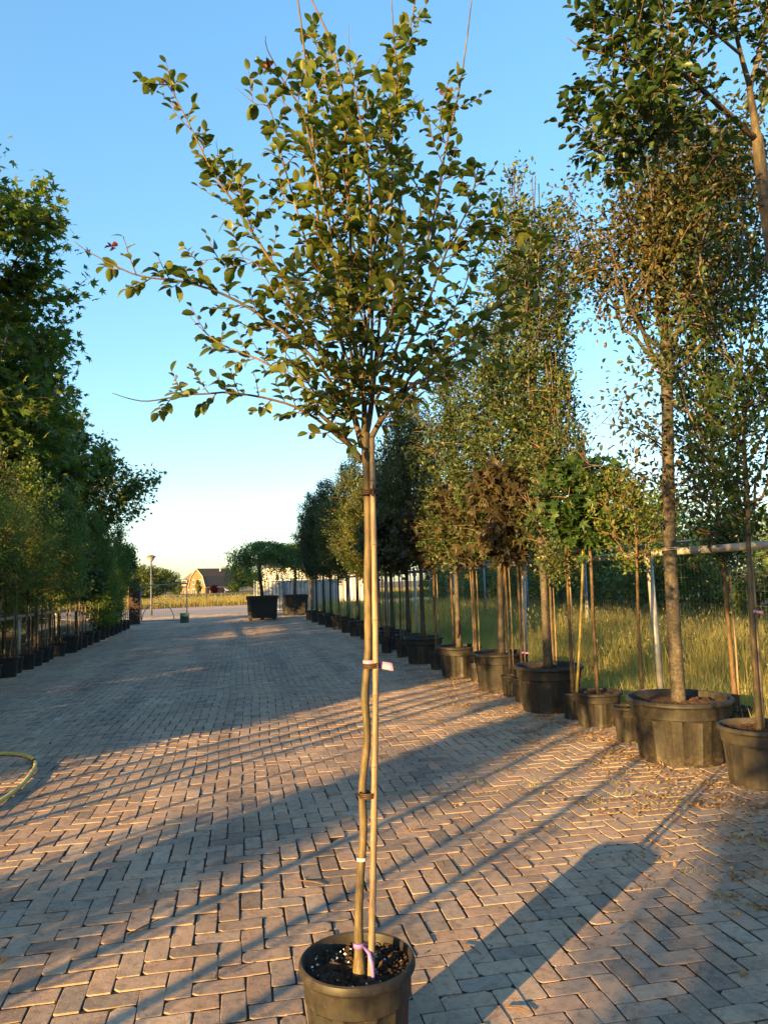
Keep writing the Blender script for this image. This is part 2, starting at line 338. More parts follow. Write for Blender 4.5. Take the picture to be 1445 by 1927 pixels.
# ------------------------------------------------------------------ generic tree builder
PROF = {
 'oval':   lambda t: np.sin(PI*np.clip(t*0.93+0.05, 0, 1))**0.65,
 'column': lambda t: np.clip(np.minimum(1.0, 6*t+.45)*(1-np.clip(t-.5, 0, 1)*1.5)**0.7*np.minimum(1, (1-t)*5+.12), 0, 2),
 'globe':  lambda t: np.sqrt(np.clip(1-(2*t-1)**2, 0.02, 1)),
 'vase':   lambda t: np.clip(0.35+0.9*t, 0, 1)*np.minimum(1, (1-t)*3+.15),
 'cone':   lambda t: np.clip(1.05-t, 0.04, 1)*np.minimum(1, 5*t+.4),
}
def tree_data(seed, h0, h1, R, prof='oval', limbs=9, clusters=150, per=30, size=0.05, tpl=T_SMALL, tr=0.04, cr=0.16, lean=(0,0), shell=0.5, up=0.5, droop=0.2, lump=0.3, twig=0.006, wob=0.03, sampler=None, leader=0.8, sides=8, limb_r=0.5, low=0.0, z0=0.0):
    r = np.random.default_rng(seed); wood = MB(); crown = MB(); pf = PROF[prof]
    zt = h0 + (h1-h0)*leader; k = 9
    zz = np.linspace(z0, zt, k)
    tx = lean[0]*(zz-z0) + np.cumsum(r.normal(0, wob*.5, k))*np.linspace(0, 1, k); ty = lean[1]*(zz-z0) + np.cumsum(r.normal(0, wob*.5, k))*np.linspace(0, 1, k)
    trunk = np.stack([tx, ty, zz], -1)
    zr = (zz-z0)/(zt-z0)
    base = np.where(zz < h0, tr*(1-.18*(zz-z0)/max(h0-z0, .01)), tr*.82*np.clip(1-(zz-h0)/(zt-h0+1e-6), 0.06, 1)**.8)
    base[0] *= 1.25
    wood.tube(smoothline(trunk, 22), np.interp(np.linspace(0, 1, 22), np.linspace(0, 1, k), base), sides)
    tl = lambda z: np.stack([np.interp(z, zz, tx), np.interp(z, zz, ty)], -1)
    nodes = [np.stack([np.interp(np.linspace(h0, zt, 10), zz, tx), np.interp(np.linspace(h0, zt, 10), zz, ty), np.linspace(h0, zt, 10)], -1)]
    for i in range(limbs):
        a = i*2.39996 + r.uniform(-.4, .4); s = (i+.5)/limbs
        zs = h0 + (zt-h0)*(0.0 + s**1.3*0.75)*r.uniform(.75, 1.1); te = min(.97, (zs-h0)/(h1-h0) + r.uniform(.15, .45)*(0.6+up))
        rad = R*float(pf(np.array(te)))*r.uniform(.6, .95)
        st = np.array([*tl(zs), zs]); en = np.array([*(tl(min(zs, zt)) + rad*np.array([math.cos(a), math.sin(a)])), h0+(h1-h0)*te])
        mid = st + (en-st)*np.array([.62, .62, .28+.1*r.uniform()]); P = bez(st, mid, en, 8); P[1:-1] += r.normal(0, .02*R, (6, 3))
        lr = tr*limb_r*(1-.6*s)*r.uniform(.75, 1.1)
        wood.tube(P, np.linspace(lr, twig*1.2, 8), 6)
        nodes.append(P[2:])
        nodes.append(P[1:])
    nodes = np.concatenate(nodes)
    if sampler is not None: cl = sampler(r, clusters)
    else:
        t = r.uniform(low, 1, clusters*3); th = r.uniform(0, 2*PI, clusters*3); ph = r.uniform(0, 6, 4)
        lum = 1 + lump*np.sin(3*th+ph[0]+5*t)*np.sin(7*t+ph[1]) + lump*.6*np.sin(2*th+ph[2]-9*t)
        w = pf(t); keep = r.uniform(0, 1, clusters*3) < np.clip(w*w+.12, 0, 1)
        rad = R*w*lum*r.uniform(0, 1, clusters*3)**shell
        z = h0+(h1-h0)*t; c = tl(np.clip(z, z0, zt))
        cl = np.stack([c[:, 0]+rad*np.cos(th), c[:, 1]+rad*np.sin(th), z], -1)[keep][:clusters]
    pos = []; dr = []; nn = []; sz = []
    for c in cl:
        d = nodes - c; q = np.linalg.norm(d, axis=1) + np.where(d[:, 2] > -.03, 2.0, 0); j = int(np.argmin(q)); a = nodes[j]
        L = np.linalg.norm(c-a)
        m = a + (c-a)*.55 + np.array([0, 0, (.12*up-.02)*L]) + r.normal(0, .05*L, 3)
        P = bez(a, m, c, 4); crown.tube(P, np.linspace(twig, twig*.35, 4), 3, 1, False)
        out = nrm(c-a + np.array([0, 0, .15]))
        n = max(2, int(per*r.uniform(.5, 1.4)))
        u = r.uniform(-.15, 1, n)[:, None]
        p = c - out*u*min(L, cr*2.6) + r.normal(0, cr*.40, (n, 3))
        pos.append(p); dr.append(nrm(r.normal(0, .75, (n, 3)) + out*.8 - np.array([0, 0, droop])))
        nn.append(np.array([0, 0, 1.0]) + r.normal(0, .55, (n, 3))); sz.append(size*r.uniform(.6, 1.25, n))
    pos = np.concatenate(pos); crown.leaves(tpl, pos, np.concatenate(dr), np.concatenate(nn), np.concatenate(sz), 0)
    return wood, crown
MESH = {}
def proto(key, leaf, bark='bark_grey', **kw):
    wood, crown = tree_data(**kw)
    wm = wood.mesh(key+'_trunk', True); wm.materials.append(M[bark])
    cm = crown.mesh(key+'_crown', False); cm.materials.append(M[leaf]); cm.materials.append(M['twig'])
    MESH[key] = (wm, cm)
def put_tree(key, parent, loc=(0,0,0), rz=0.0, sc=1.0, tilt=(0,0)):
    wm, cm = MESH[key]
    s = sc if hasattr(sc, '__len__') else (sc, sc, sc)
    t = link('trunk', wm, parent, loc, (tilt[0], tilt[1], rz), s)
    c = link('crown', cm, parent, loc, (tilt[0], tilt[1], rz), s); c['kind'] = 'stuff'
    return t, c

# ================================================================== SETTING
g = MB(); g.box((0, 0, -0.35), (3000, 3000, 0.6)); grd = g.build('ground', M['dryground']); grd['kind'] = 'structure'
# --- the paved yard, herringbone bricks
LP, WPt = 0.210, 0.105
rb = np.random.default_rng(5)
XL, XR, YN, YF = -4.75, 4.25, 1.3, 44.0
cells = []
for ix in range(int(-7.6/WPt), int(5.6/WPt)):
    for iy in range(int(YN/WPt), int(YF/WPt)):
        m_ = (ix-iy) % 4
        if m_ == 0: cells.append((ix+1.0, iy+.5, 0))
        elif m_ == 3: cells.append((ix+.5, iy+1.0, 1))
cells = np.array(cells); bx = cells[:, 0]*WPt; by = cells[:, 1]*WPt; bo = cells[:, 2]
wl = XL - np.clip((by-33)*.35, 0, 3.0)
keep = (bx > wl) & (bx < XR + .05*np.sin(by*2.1)); bx, by, bo = bx[keep], by[keep], bo[keep]
wx = 0.022*np.sin(by*.55+1)+0.016*np.sin(by*1.3+bx*.8)+.010*np.sin(by*2.9+bx*1.7); wy = 0.018*np.sin(bx*1.1+by*.4)+.010*np.sin(bx*2.6-by*.9)
bx = bx + wx; by = by + wy
def groundz(x, y): return 0.010*np.sin(x*1.3+y*.5) + 0.008*np.sin(y*1.1-x*.7+2) + 0.004*np.sin(x*3.1+1)*np.sin(y*2.7)
bz = groundz(bx, by) + rb.normal(0, .0011, len(bx)); ba = bo*PI/2 + rb.normal(0, .012, len(bx)) + np.where(rb.uniform(0, 1, len(bx)) < .5, PI, 0)
tiltx = rb.normal(0, .011, len(bx)); tilty = rb.normal(0, .006, len(bx))
def brick_variant(seed, fine=True):
    r = np.random.default_rng(seed); hx, hy, ch = .1008, .0482, .0022
    if fine:
        c = r.uniform(.002, .009, 4); c = np.where(r.uniform(0, 1, 4) < .14, c+.014, c)
        o = [(-hx+c[0], -hy), (0, -hy), (hx-c[1], -hy), (hx, -hy+c[1]), (hx, hy-c[2]), (hx-c[2], hy), (0, hy), (-hx+c[3], hy), (-hx, hy-c[3]), (-hx, -hy+c[0])]
    else: o = [(-hx, -hy), (hx, -hy), (hx, hy), (-hx, hy)]
    o = np.array(o) + r.normal(0, .0013, (len(o), 2)); n = len(o)
    inn = o*(1 - np.array([ch/hx, ch/hy])*r.uniform(.6, 1.5, (n, 1)))
    V = np.concatenate([np.c_[o, np.full(n, -.03)], np.c_[o, -.0010+r.normal(0, .0002, n)], np.c_[inn, np.zeros(n)]])
    i = np.arange(n); j = (i+1) % n
    return (V, [np.stack([i, j, n+j, n+i], -1), np.stack([n+i, n+j, 2*n+j, 2*n+i], -1), (2*n+i)[None]])
BV = [brick_variant(s) for s in range(12)]; BC = [brick_variant(s, False) for s in range(30, 36)]
pv = proj(np.stack([bx, by, bz], -1))
vis = (pv[:, 0] > -40) & (pv[:, 0] < 1485) & (pv[:, 1] < 1960) & (pv[:, 2] > .3)
inview = vis & (pv[:, 0] > 10) & (pv[:, 0] < 1435) & (pv[:, 1] < 1915)
order = np.argsort(np.where(inview, np.hypot(pv[:, 2], 0), 1e9)); near = set(order[:300].tolist())
def rotm(a, tx_, ty_):
    return np.array(Matrix.Rotation(a, 3, 'Z') @ Matrix.Rotation(tx_, 3, 'X') @ Matrix.Rotation(ty_, 3, 'Y'))
jm = MB(); gx = np.linspace(-8.2, 5.4, 60); gy = np.linspace(.8, 44.2, 180); GX, GY = np.meshgrid(gx, gy)
jm.add(np.stack([GX, GY, groundz(GX, GY)-.0048], -1).reshape(-1, 3), [np.array([[i*60+j, i*60+j+1, (i+1)*60+j+1, (i+1)*60+j] for i in range(179) for j in range(59)])])
pave = jm.build('pavement', M['joint'], smooth=True); pave['kind'] = 'structure'
bmesh_v = []
for V, F in BV:
    b_ = MB(); b_.add(V, F); me = b_.mesh('brick'); me.materials.append(M['brick']); bmesh_v.append(me)
for n_, i in enumerate(sorted(near)):
    link('brick', bmesh_v[i % 12], pave, (bx[i], by[i], bz[i]), (tiltx[i], tilty[i], ba[i]))
rest = MB()
idx = np.array([i for i in range(len(bx)) if i not in near and (vis[i] or by[i] < 14)])
fine = by[idx] < 9
for sel, var in ((idx[fine], BV), (idx[~fine], BC)):
    for k, (V, F) in enumerate(var):
        s_ = sel[k::len(var)]
        if len(s_) == 0: continue
        ca, sa = np.cos(ba[s_]), np.sin(ba[s_])
        X = V[None, :, 0]*ca[:, None] - V[None, :, 1]*sa[:, None] + bx[s_][:, None]
        Y = V[None, :, 0]*sa[:, None] + V[None, :, 1]*ca[:, None] + by[s_][:, None]
        Z = V[None, :, 2] + bz[s_][:, None] + V[None, :, 0]*tilty[s_][:, None]*-1 + V[None, :, 1]*tiltx[s_][:, None]
        off = (np.arange(len(s_))*len(V))[:, None, None]
        rest.add(np.stack([X, Y, Z], -1).reshape(-1, 3), [(f[None]+off).reshape(-1, f.shape[1]) for f in F])
o = rest.build('bricks', M['brick'], pave); o['kind'] = 'stuff'
# --- far end of the yard and the road
def sheet(name, pts, z, mat):
    s_ = MB(); P = [(p[0], p[1], z) for p in pts]; P2 = [(p[0], p[1], z-.04) for p in pts]; n = len(P)
    s_.add(P+P2, [np.arange(n)] + [np.array([i, n+i, n+(i+1) % n, (i+1) % n]) for i in range(n)])
    o = s_.build(name, mat); o['kind'] = 'structure'; return o
sheet('forecourt', [(-9, 43.9), (12, 43.9), (14, 60), (-14, 53)], -.006, M['yard_far'])
sheet('road', [(-60, 47.0), (-6.5, 53.3), (1, 56.5), (60, 76), (60, 84), (0, 64), (-7.5, 60), (-60, 54)], .0, M['road'])

# ================================================================== POTS AND POTTED TREES
POTM = {}
def pot_mesh(R, h, ribs=True, seed=0):
    key = (round(R, 3), round(h, 3), ribs)
    if key in POTM: return POTM[key]
    b = MB(); n = 60
    def mod(z, a):
        t = z/h; panel = (np.cos(a*10) > .0)*1.0; inside = ((t > .05) & (t < .70))*1.0
        return 1 - .05*panel*inside if ribs else 1 + 0*a*z
    prof = [(.80*R, 0), (.805*R, .03*h), (.82*R, .06*h), (.90*R, .69*h), (.905*R, .715*h), (.945*R, .73*h), (.955*R, .88*h), (.965*R, .905*h), (1.01*R, .915*h), (1.035*R, .935*h), (1.035*R, .965*h), (1.015*R, .99*h), (.985*R, h), (.955*R, .99*h), (.94*R, .96*h), (.90*R, .70*h)]
    if not ribs: prof = [(.78*R, 0), (.79*R, .03*h), (.92*R, .80*h), (.95*R, .82*h), (.96*R, .90*h), (1.0*R, .92*h), (1.03*R, .95*h), (1.02*R, .985*h), (.99*R, h), (.95*R, .985*h), (.935*R, .95*h), (.89*R, .70*h)]
    b.lathe(prof, n, mod=mod)
    me = b.mesh('pot', True); me.set_sharp_from_angle(angle=.45); me.materials.append(M['pot'])
    s_ = MB(); r = np.random.default_rng(seed+3); rings = np.linspace(0, .93, 9); V = [(0, 0, .90*h)]
    for q in rings[1:]:
        for j in range(36):
            a = j*2*PI/36; V.append((q*R*math.cos(a), q*R*math.sin(a), .88*h + .035*(1-q*q)*h + r.normal(0, .011)))
    F3 = [[0, 1+j, 1+(j+1) % 36] for j in range(36)]
    F4 = [[1+i*36+j, 1+(i+1)*36+j, 1+(i+1)*36+(j+1) % 36, 1+i*36+(j+1) % 36] for i in range(7) for j in range(36)]
    s_.add(V, [np.array(F3), np.array(F4)]); sm = s_.mesh('soil', False); sm.materials.append(M['soil'])
    POTM[key] = (me, sm); return me, sm
def put_pot(parent, R, h, ribs=True, rz=0.0, mat=None):
    me, sm = pot_mesh(R, h, ribs)
    p = link('pot', me, parent, None, (0, 0, rz)); s_ = link('soil', sm, parent, None, (0, 0, rz))
    if mat:
        p.material_slots[0].link = 'OBJECT'; p.material_slots[0].material = M[mat]
    return p
def cane(parent, a, b, r=.008, mat='cane', nodes=True, seg=.28):
    a = np.array(a, float); b = np.array(b, float); L = np.linalg.norm(b-a); mb = MB(); k = max(2, int(L/seg))
    ts = [0]; rs = [r]
    for i in range(1, k):
        t = i/k; e = .006/L; ts += [t-2*e, t-e*.5, t+e*.5, t+2*e]; rs += [r*.98, r*1.18, r*1.18, r*.98]
    ts.append(1); rs.append(r*.9)
    P = a[None] + (b-a)[None]*np.array(ts)[:, None]
    bow = np.sin(np.array(ts)*PI)*.006*L; P[:, 0] += bow
    mb.tube(P, rs, 8); return mb.build('cane', M[mat], parent, True)
def tie(parent, c, r, mat='tie', turns=2, axis=(0,0,1), hgt=.012, thick=.003, sx=1.0):
    a = np.linspace(0, 2*PI*turns, 16*turns+1); P = np.stack([c[0]+sx*r*np.cos(a), c[1]+r*np.sin(a), c[2]+np.linspace(-hgt/2, hgt/2, len(a))], -1)
    return MB().tube(P, thick, 5).build('tie', M[mat], parent, True)
def flag(parent, c, r, mat='pink', L=.12, dirv=(1, -.3, -.12), hgt=.022):
    mb = MB(); a = np.linspace(0, 2*PI, 17); V = np.concatenate([np.stack([c[0]+r*np.cos(a), c[1]+r*np.sin(a), np.full(17, c[2]-hgt/2)], -1), np.stack([c[0]+r*np.cos(a), c[1]+r*np.sin(a), np.full(17, c[2]+hgt/2)], -1)])
    mb.add(V, [np.array([[i, i+1, 18+i, 17+i] for i in range(16)])])
    d = nrm(np.array(dirv, float)); s0 = np.array(c)+d*r*.9
    k = 5; t = np.linspace(0, 1, k)[:, None]; mid = s0 + d*L*t + np.array([0, 0, -.02*L])*t*t
    w = np.array([0, .12*0, 1.0])*hgt/2
    tw = (np.array([.0, .35, 0])*hgt)*t
    V = np.concatenate([mid-w-tw, mid+w+tw]); mb.add(V, [np.array([[i, i+1, k+i+1, k+i] for i in range(k-1)])])
    o = mb.build('label_tag', M[mat], parent, True)
    sol = o.modifiers.new('thick', 'SOLIDIFY'); sol.thickness = .0008
    return o

# prototypes of the nursery trees (local origin at the pot's foot)
proto('holm_a', 'lf_holm', 'bark_grey', seed=1, h0=1.95, h1=5.3, R=.80, prof='column', limbs=12, clusters=380, per=52, size=.07, tr=.050, cr=.17, shell=.55, up=.8, z0=.45)
proto('holm_b', 'lf_holm', 'bark_grey', seed=2, h0=1.85, h1=5.6, R=.72, prof='column', limbs=12, clusters=340, per=50, size=.068, tr=.046, cr=.17, shell=.55, up=.9, z0=.45)
proto('yellow', 'lf_yellow', 'bark_brown', seed=3, h0=1.75, h1=4.9, R=.75, prof='oval', limbs=11, clusters=280, per=46, size=.075, tr=.035, cr=.18, shell=.5, up=.6, z0=.35)
proto('opencol', 'lf_holm', 'bark_grey', seed=4, h0=3.05, h1=6.8, R=.78, prof='oval', limbs=18, clusters=330, per=46, size=.070, tr=.050, cr=.17, shell=.5, up=1.2, z0=.45, limb_r=.45, leader=.9, lump=.45)
proto('purple', 'lf_purple', 'bark_brown', seed=6, h0=1.95, h1=3.2, R=.66, prof='globe', limbs=9, clusters=110, per=14, size=.16, tpl=T_MAPLE, tr=.024, cr=.17, shell=.5, up=.5, droop=.7, z0=.3)
proto('greenmaple', 'lf_maple', 'bark_brown', seed=7, h0=1.98, h1=2.9, R=.55, prof='globe', limbs=8, clusters=100, per=14, size=.14, tpl=T_MAPLE, tr=.020, cr=.16, shell=.5, up=.5, droop=.7, z0=.3)
proto('finehead', 'lf_feather', 'bark_brown', seed=8, h0=1.70, h1=2.75, R=.55, prof='vase', limbs=12, clusters=110, per=26, size=.045, tr=.018, cr=.12, shell=.6, up=.4, z0=.3, lump=.4)
proto('bigopen', 'lf_bronze', 'bark_grey', seed=9, h0=2.2, h1=6.5, R=1.15, prof='oval', limbs=4, clusters=330, per=24, size=.07, tr=.06, cr=.2, shell=.45, up=.8, z0=.45, leader=.35, lump=.4)
proto('slim', 'lf_holm', 'bark_brown', seed=10, h0=1.6, h1=4.3, R=.45, prof='column', limbs=9, clusters=210, per=28, size=.055, tr=.02, cr=.14, shell=.55, up=1.0, z0=.3)
proto('std', 'lf_holm', 'bark_brown', seed=28, h0=1.95, h1=3.6, R=.5, prof='oval', limbs=9, clusters=55, per=22, size=.06, tr=.042, cr=.14, shell=.5, up=.6, z0=.25)
proto('tallhead', 'lf_near', 'bark_main', seed=29, h0=1.95, h1=4.5, R=.62, prof='oval', limbs=12, clusters=170, per=26, size=.065, tr=.024, cr=.15, shell=.5, up=.6, z0=.3, lump=.4)
proto('feather', 'lf_feather', 'bark_brown', seed=11, h0=1.42, h1=3.7, R=.92, prof='oval', limbs=10, clusters=200, per=46, size=.085, tpl=T_LANCE, tr=.022, cr=.17, shell=.5, up=.5, droop=.5, z0=.25)
M['lf_leafy'] = leafmat('leaf_leafy', [(0.085, 0.15, 0.055), (0.12, 0.19, 0.07), (0.16, 0.21, 0.085)], 0.45, 0.5)
proto('leafy', 'lf_leafy', 'bark_grey', seed=12, h0=1.4, h1=4.6, R=.66, lump=.45, prof='column', limbs=10, clusters=230, per=42, size=.078, tr=.024, cr=.16, shell=.5, up=.8, z0=.25)
proto('ballmaple', 'lf_maple', 'bark_brown', seed=13, h0=1.35, h1=2.35, R=.60, prof='globe', limbs=8, clusters=95, per=14, size=.12, tpl=T_STAR, tr=.022, cr=.16, shell=.5, up=.4, droop=.7, z0=.25)
proto('hedgecol', 'lf_hedge', 'bark_brown', seed=14, h0=.45, h1=3.4, R=.48, prof='column', limbs=8, clusters=260, per=50, size=.07, tr=.02, cr=.15, shell=.45, up=.7, z0=.25)
proto('plane', 'lf_plane', 'bark_grey', seed=15, h0=2.3, h1=11.6, R=3.3, prof='oval', limbs=20, clusters=760, per=52, size=.23, tpl=T_STAR, tr=.16, cr=.42, shell=.42, up=.5, droop=.4, lump=.35, twig=.014)
proto('plane_b', 'lf_plane', 'bark_grey', seed=16, h0=2.2, h1=8.6, R=2.7, prof='oval', limbs=18, clusters=560, per=52, size=.20, tpl=T_STAR, tr=.13, cr=.36, shell=.42, up=.5, droop=.4, lump=.4, twig=.012)
proto('wood', 'lf_hedge', 'bark_brown', seed=17, h0=.25, h1=3.7, R=1.7, prof='oval', limbs=12, clusters=420, per=34, size=.12, tr=.07, cr=.3, shell=.45, up=.5, droop=.4, lump=.3, twig=.01)
proto('wood_b', 'lf_hedge', 'bark_brown', seed=18, h0=.2, h1=3.3, R=1.9, prof='globe', limbs=12, clusters=420, per=34, size=.12, tr=.07, cr=.3, shell=.45, up=.5, droop=.4, lump=.3, twig=.01)
proto('broad', 'lf_far', 'bark_brown', seed=19, h0=1.5, h1=10, R=6.0, prof='globe', limbs=14, clusters=420, per=26, size=.6, tr=.3, cr=.95, shell=.42, up=.5, droop=.3, lump=.3, twig=.03)
proto('shrub', 'lf_far', 'bark_brown', seed=20, h0=.1, h1=2.2, R=1.0, prof='oval', limbs=8, clusters=90, per=26, size=.22, tr=.05, cr=.3, shell=.45, up=.6, twig=.01)

GR = 'trees in large pots along the right edge of the yard'
def potted(label, cx, by_, R, h, key, tilt=(0,0), rz=0., sc=1.0, canes=(), cat='potted tree', group=None, X=None, Y=None, ribs=True, mat=None, dx=0.):
    if X is None:
        p = gnd(cx, by_); d = nrm(np.array([p[0], p[1], 0])); X, Y = p[0]+d[0]*R*.8, p[1]+d[1]*R*.8
    t = thing('potted_tree', label, cat, (X, Y, 0), group)
    put_pot(t, R, h, ribs, rz*1.7, mat)
    if key: put_tree(key, t, (dx, 0, 0), rz, sc, tilt)
    for c_ in canes:
        cane(t, (c_[0], c_[1], h*.85), (c_[2], c_[3], c_[4]), c_[5] if len(c_) > 5 else .009, c_[6] if len(c_) > 6 else 'cane')
    return t, X, Y
# the near ones, one by one
# P1: the broad pot with the thick trunk
t, X1, Y1 = potted('thick grey trunk with open bronze crown in the widest ribbed black pot', 1285, 1446, .43, .53, None, group=GR)
def big_open_tree(t):
    r = np.random.default_rng(33); wood = MB(); crown = MB()
    P = smoothline([(0,0,.42), (.0,0,1.2), (.02,0,2.0), (.07,0,2.9), (.10,0,3.45), (.12,0,3.75)], 26)
    rad = np.interp(P[:, 2], [.42, .55, 1.5, 3.2, 3.5, 3.75], [.072, .060, .056, .050, .056, .045]); rad *= 1+r.normal(0, .025, len(rad))
    wood.tube(P, rad, 14)
    nodes = []
    ends = [(-.42,.1,4.7,.030),(-.18,-.2,5.3,.032),(.12,.1,5.8,.036),(.48,-.1,5.7,.034),(.85,.2,5.2,.030),(1.05,-.2,4.7,.024),(-.35,.5,4.8,.022),(.3,.7,5.4,.024),(.15,-.6,5.2,.024),(.7,-.6,5.0,.024),(-.55,-.2,4.3,.020)]
    for (x, y, z, rr) in ends:
        st = np.array([.12, 0, 3.55+r.uniform(-.2, .2)]); en = np.array([x+.1, y, z]); B = bez(st, st+(en-st)*np.array([.8, .8, .25]), en, 9); B[1:-1] += r.normal(0, .025, (7, 3))
        wood.tube(B, np.linspace(rr, .006, 9), 7); nodes.append(B[2:])
        for _ in range(3):
            s0 = B[r.integers(3, 7)]; e2 = s0 + np.array([r.normal(0, .28), r.normal(0, .28), r.uniform(.4, 1.0)])
            b2 = bez(s0, s0+(e2-s0)*np.array([.8,.8,.3]), e2, 6); wood.tube(b2, np.linspace(.010, .004, 6), 5); nodes.append(b2[1:])
    for _ in range(8):      # small leafy shoots down the stem
        z = r.uniform(2.1, 3.4); a = r.uniform(0, 2*PI); L = r.uniform(.35, .9); s0 = np.array([np.interp(z, [0, 2, 3.75], [0, .02, .12]), 0, z]); e2 = s0+np.array([math.cos(a)*L, math.sin(a)*L, r.uniform(-.1, .45)])
        b2 = bez(s0, s0+(e2-s0)*.5+np.array([0,0,.1]), e2, 6); wood.tube(b2, np.linspace(.009, .003, 6), 5); nodes.append(b2[1:])
    nd = np.concatenate(nodes); wgt = np.clip((nd[:, 2]-3.2)/1.6, .22, 1)**1.3; wgt = np.where(nd[:, 2] < 3.5, .5, wgt); wgt /= wgt.sum(); pos = []; dr = []
    n_cl = 700
    for c0 in nd[r.choice(len(nd), n_cl, p=wgt)]:
        c = c0 + r.normal(0, .15, 3); crown.tube(bez(c0, (c0+c)/2+np.array([0,0,.03]), c, 3), [.004, .003, .002], 3, 1, False)
        k = r.integers(9, 26); pos.append(c+r.normal(0, .10, (k, 3))); dr.append(r.normal(0, .7, (k, 3))+nrm(c-c0)*.6-np.array([0,0,.25]))
    up_ = r.normal(0, 1, (170, 3)).clip(-1.6, 1.6)*np.array([.36, .42, .36]) + np.array([.45, 0, 5.25])
    for c in up_: 
        k = 30; pos.append(c+r.normal(0, .12, (k, 3))); dr.append(r.normal(0, .7, (k, 3)))
    pos = np.concatenate(pos); dr = np.concatenate(dr); n = len(pos)
    crown.leaves(oval(.1, .2, .26), pos, dr, np.array([0,0,1.0])+r.normal(0, .5, (n, 3)), r.uniform(.035, .066, n))
    wood.build('trunk', M['bark_grey'], t, True); c = crown.build('crown', [M['lf_bigopen'], M['twig']], t); c['kind'] = 'stuff'
big_open_tree(t)
MB().tube([(X1-X1+.0, 0, 0)], .01) if False else None
tie(t, (.0, -.01, 1.80), .066, 'rope', 2, hgt=.03, thick=.006)
# P3
t, X3, Y3 = potted('slender grey trunk with tall airy crown in big plain black pot', 1036, 1346, .40, .54, 'opencol', rz=.6, group=GR)
tie(t, (.0, 0, 1.82), .062, 'rope', 2, hgt=.03, thick=.006)
t, X4, Y4 = potted('dark oval evergreen with leaning trunk in ribbed pot between two tall trees', 944, 1303, .40, .53, 'holm_a', tilt=(0, -.05), rz=2.0, group=GR)
t, X5, Y5 = potted('brownish evergreen whose trunk has a dark wound near the pot', 866, 1277, .36, .5, 'holm_b', rz=1.1, group=GR)
wnd = MB().tube([(-.03,-.048,.62),(-.025,-.052,.72),(-.02,-.05,.83),(-.01,-.046,.92)], [.012,.028,.026,.008], 8).build('wound', M['tie'], t, True)
t, X6, Y6 = potted('dark evergreen column in black pot with broad plain rim', 798, 1250, .38, .5, 'holm_a', rz=4.0, group=GR)
ORD = ['first','second','third','fourth','fifth','sixth','seventh','eighth','ninth','tenth','eleventh','twelfth','thirteenth','fourteenth','fifteenth','sixteenth','seventeenth','eighteenth','nineteenth','twentieth','twenty-first','twenty-second','twenty-third','twenty-fourth','twenty-fifth','twenty-sixth']
rr_ = np.random.default_rng(12)
far_right = [(3.55,15.9,.29,'holm_b'),(3.50,17.4,.33,'holm_a'),(3.50,19.0,.30,'yellow'),(3.46,20.6,.28,'yellow'),(3.42,22.2,.30,'holm_a'),(3.36,23.9,.26,'holm_b'),(3.30,25.6,.28,'yellow'),(3.22,27.3,.28,'holm_b'),(3.15,29.0,.28,'holm_a'),(3.05,30.8,.28,'holm_b'),(3.0,32.6,.28,'holm_a')]
kn = {'holm_a': 'dark evergreen column', 'holm_b': 'slim dark evergreen', 'yellow': 'yellow-green leafy tree'}
for i, (x, y, R, key) in enumerate(far_right):
    potted('%s in black pot, %s tree behind the staked stem towards the far planters' % (kn[key], ORD[i]), 0, 0, R, .44, key, rz=rr_.uniform(0, 6), sc=rr_.uniform(.94, 1.05), X=x, Y=y, group=GR,
           canes=((.06, .02, .08, .02, 2.1, .011), (-.10, .05, -.11, .06, 2.0, .010)))
# small standards in little pots between the large ones
GS = 'young stemmed trees in small pots between the large pots'
def standard(label, cx, by_, R, h, key, stem_top=None, sc=1.0, rz=0., canes=(), flagc=None, tilt=(0,0), X=None, Y=None, mat=None):
    t, X, Y = potted(label, cx, by_, R, h, key, tilt=tilt, rz=rz, sc=sc, canes=canes, group=GS, X=X, Y=Y, mat=mat)
    if flagc: flag(t, flagc, .02, 'pink', .06)
    return t
standard('round-headed young tree with pink tag in grey pot cut by right edge', 1437, 1489, .29, .43, 'tallhead', rz=.5, sc=1.0, canes=((.035, .0, .03, .0, 1.95, .013),), flagc=(.01, -.01, 1.28), mat='potgrey')
standard('green maple globe on a slim tan stem in medium ribbed pot', 1127, 1372, .25, .36, 'greenmaple', rz=1.0, canes=((-.19, .10, -.02, .05, 2.15, .016, 'cane_green'),), tilt=(0, .03))
standard('fine-leaved young tree behind the little pot left of the widest pot', 1181, 1399, .135, .33, 'finehead', rz=2.2, tilt=(0, .02), flagc=(.0, -.02, .42), X=3.98, Y=7.05)
pe = gnd(1181, 1399); pe = thing('plant_pot', 'small empty grey pot between the widest pot and the green maple', 'plant pot', (pe[0]+.06, pe[1]+.09, 0)); put_pot(pe, .135, .33, True, .3, 'potgrey')
standard('slim green sapling in tiny pot beside the green maple', 1080, 1357, .12, .30, 'slim', rz=3.0, canes=((.03, .0, .03, .0, 1.9),))
standard('purple maple with big drooping leaves in small pot left of plain black pot', 985, 1322, .13, .30, 'purple', rz=1.3, sc=(.8, .8, 1), canes=((.04, .0, .05, .0, 1.9),), flagc=(.02, -.01, .62))
standard('purple maple staked by one cane in the smaller of two adjoining pots', 962, 1311, .13, .27, 'purple', rz=3.3, sc=(.75, .75, .98), canes=((.05, .02, .05, .02, 1.85, .010),))
standard('bronze-leaved maple right of the wounded evergreen', 898, 1281, .12, .27, 'purple', rz=4.4, canes=((.05, .0, .06, .02, 1.9), (-.04, .0, -.05, .0, 1.9)))
standard('dark purple maple head leaning left of the wounded evergreen', 822, 1261, .13, .32, 'purple', rz=5.4, canes=((.05, .0, .06, .02, 1.95),))
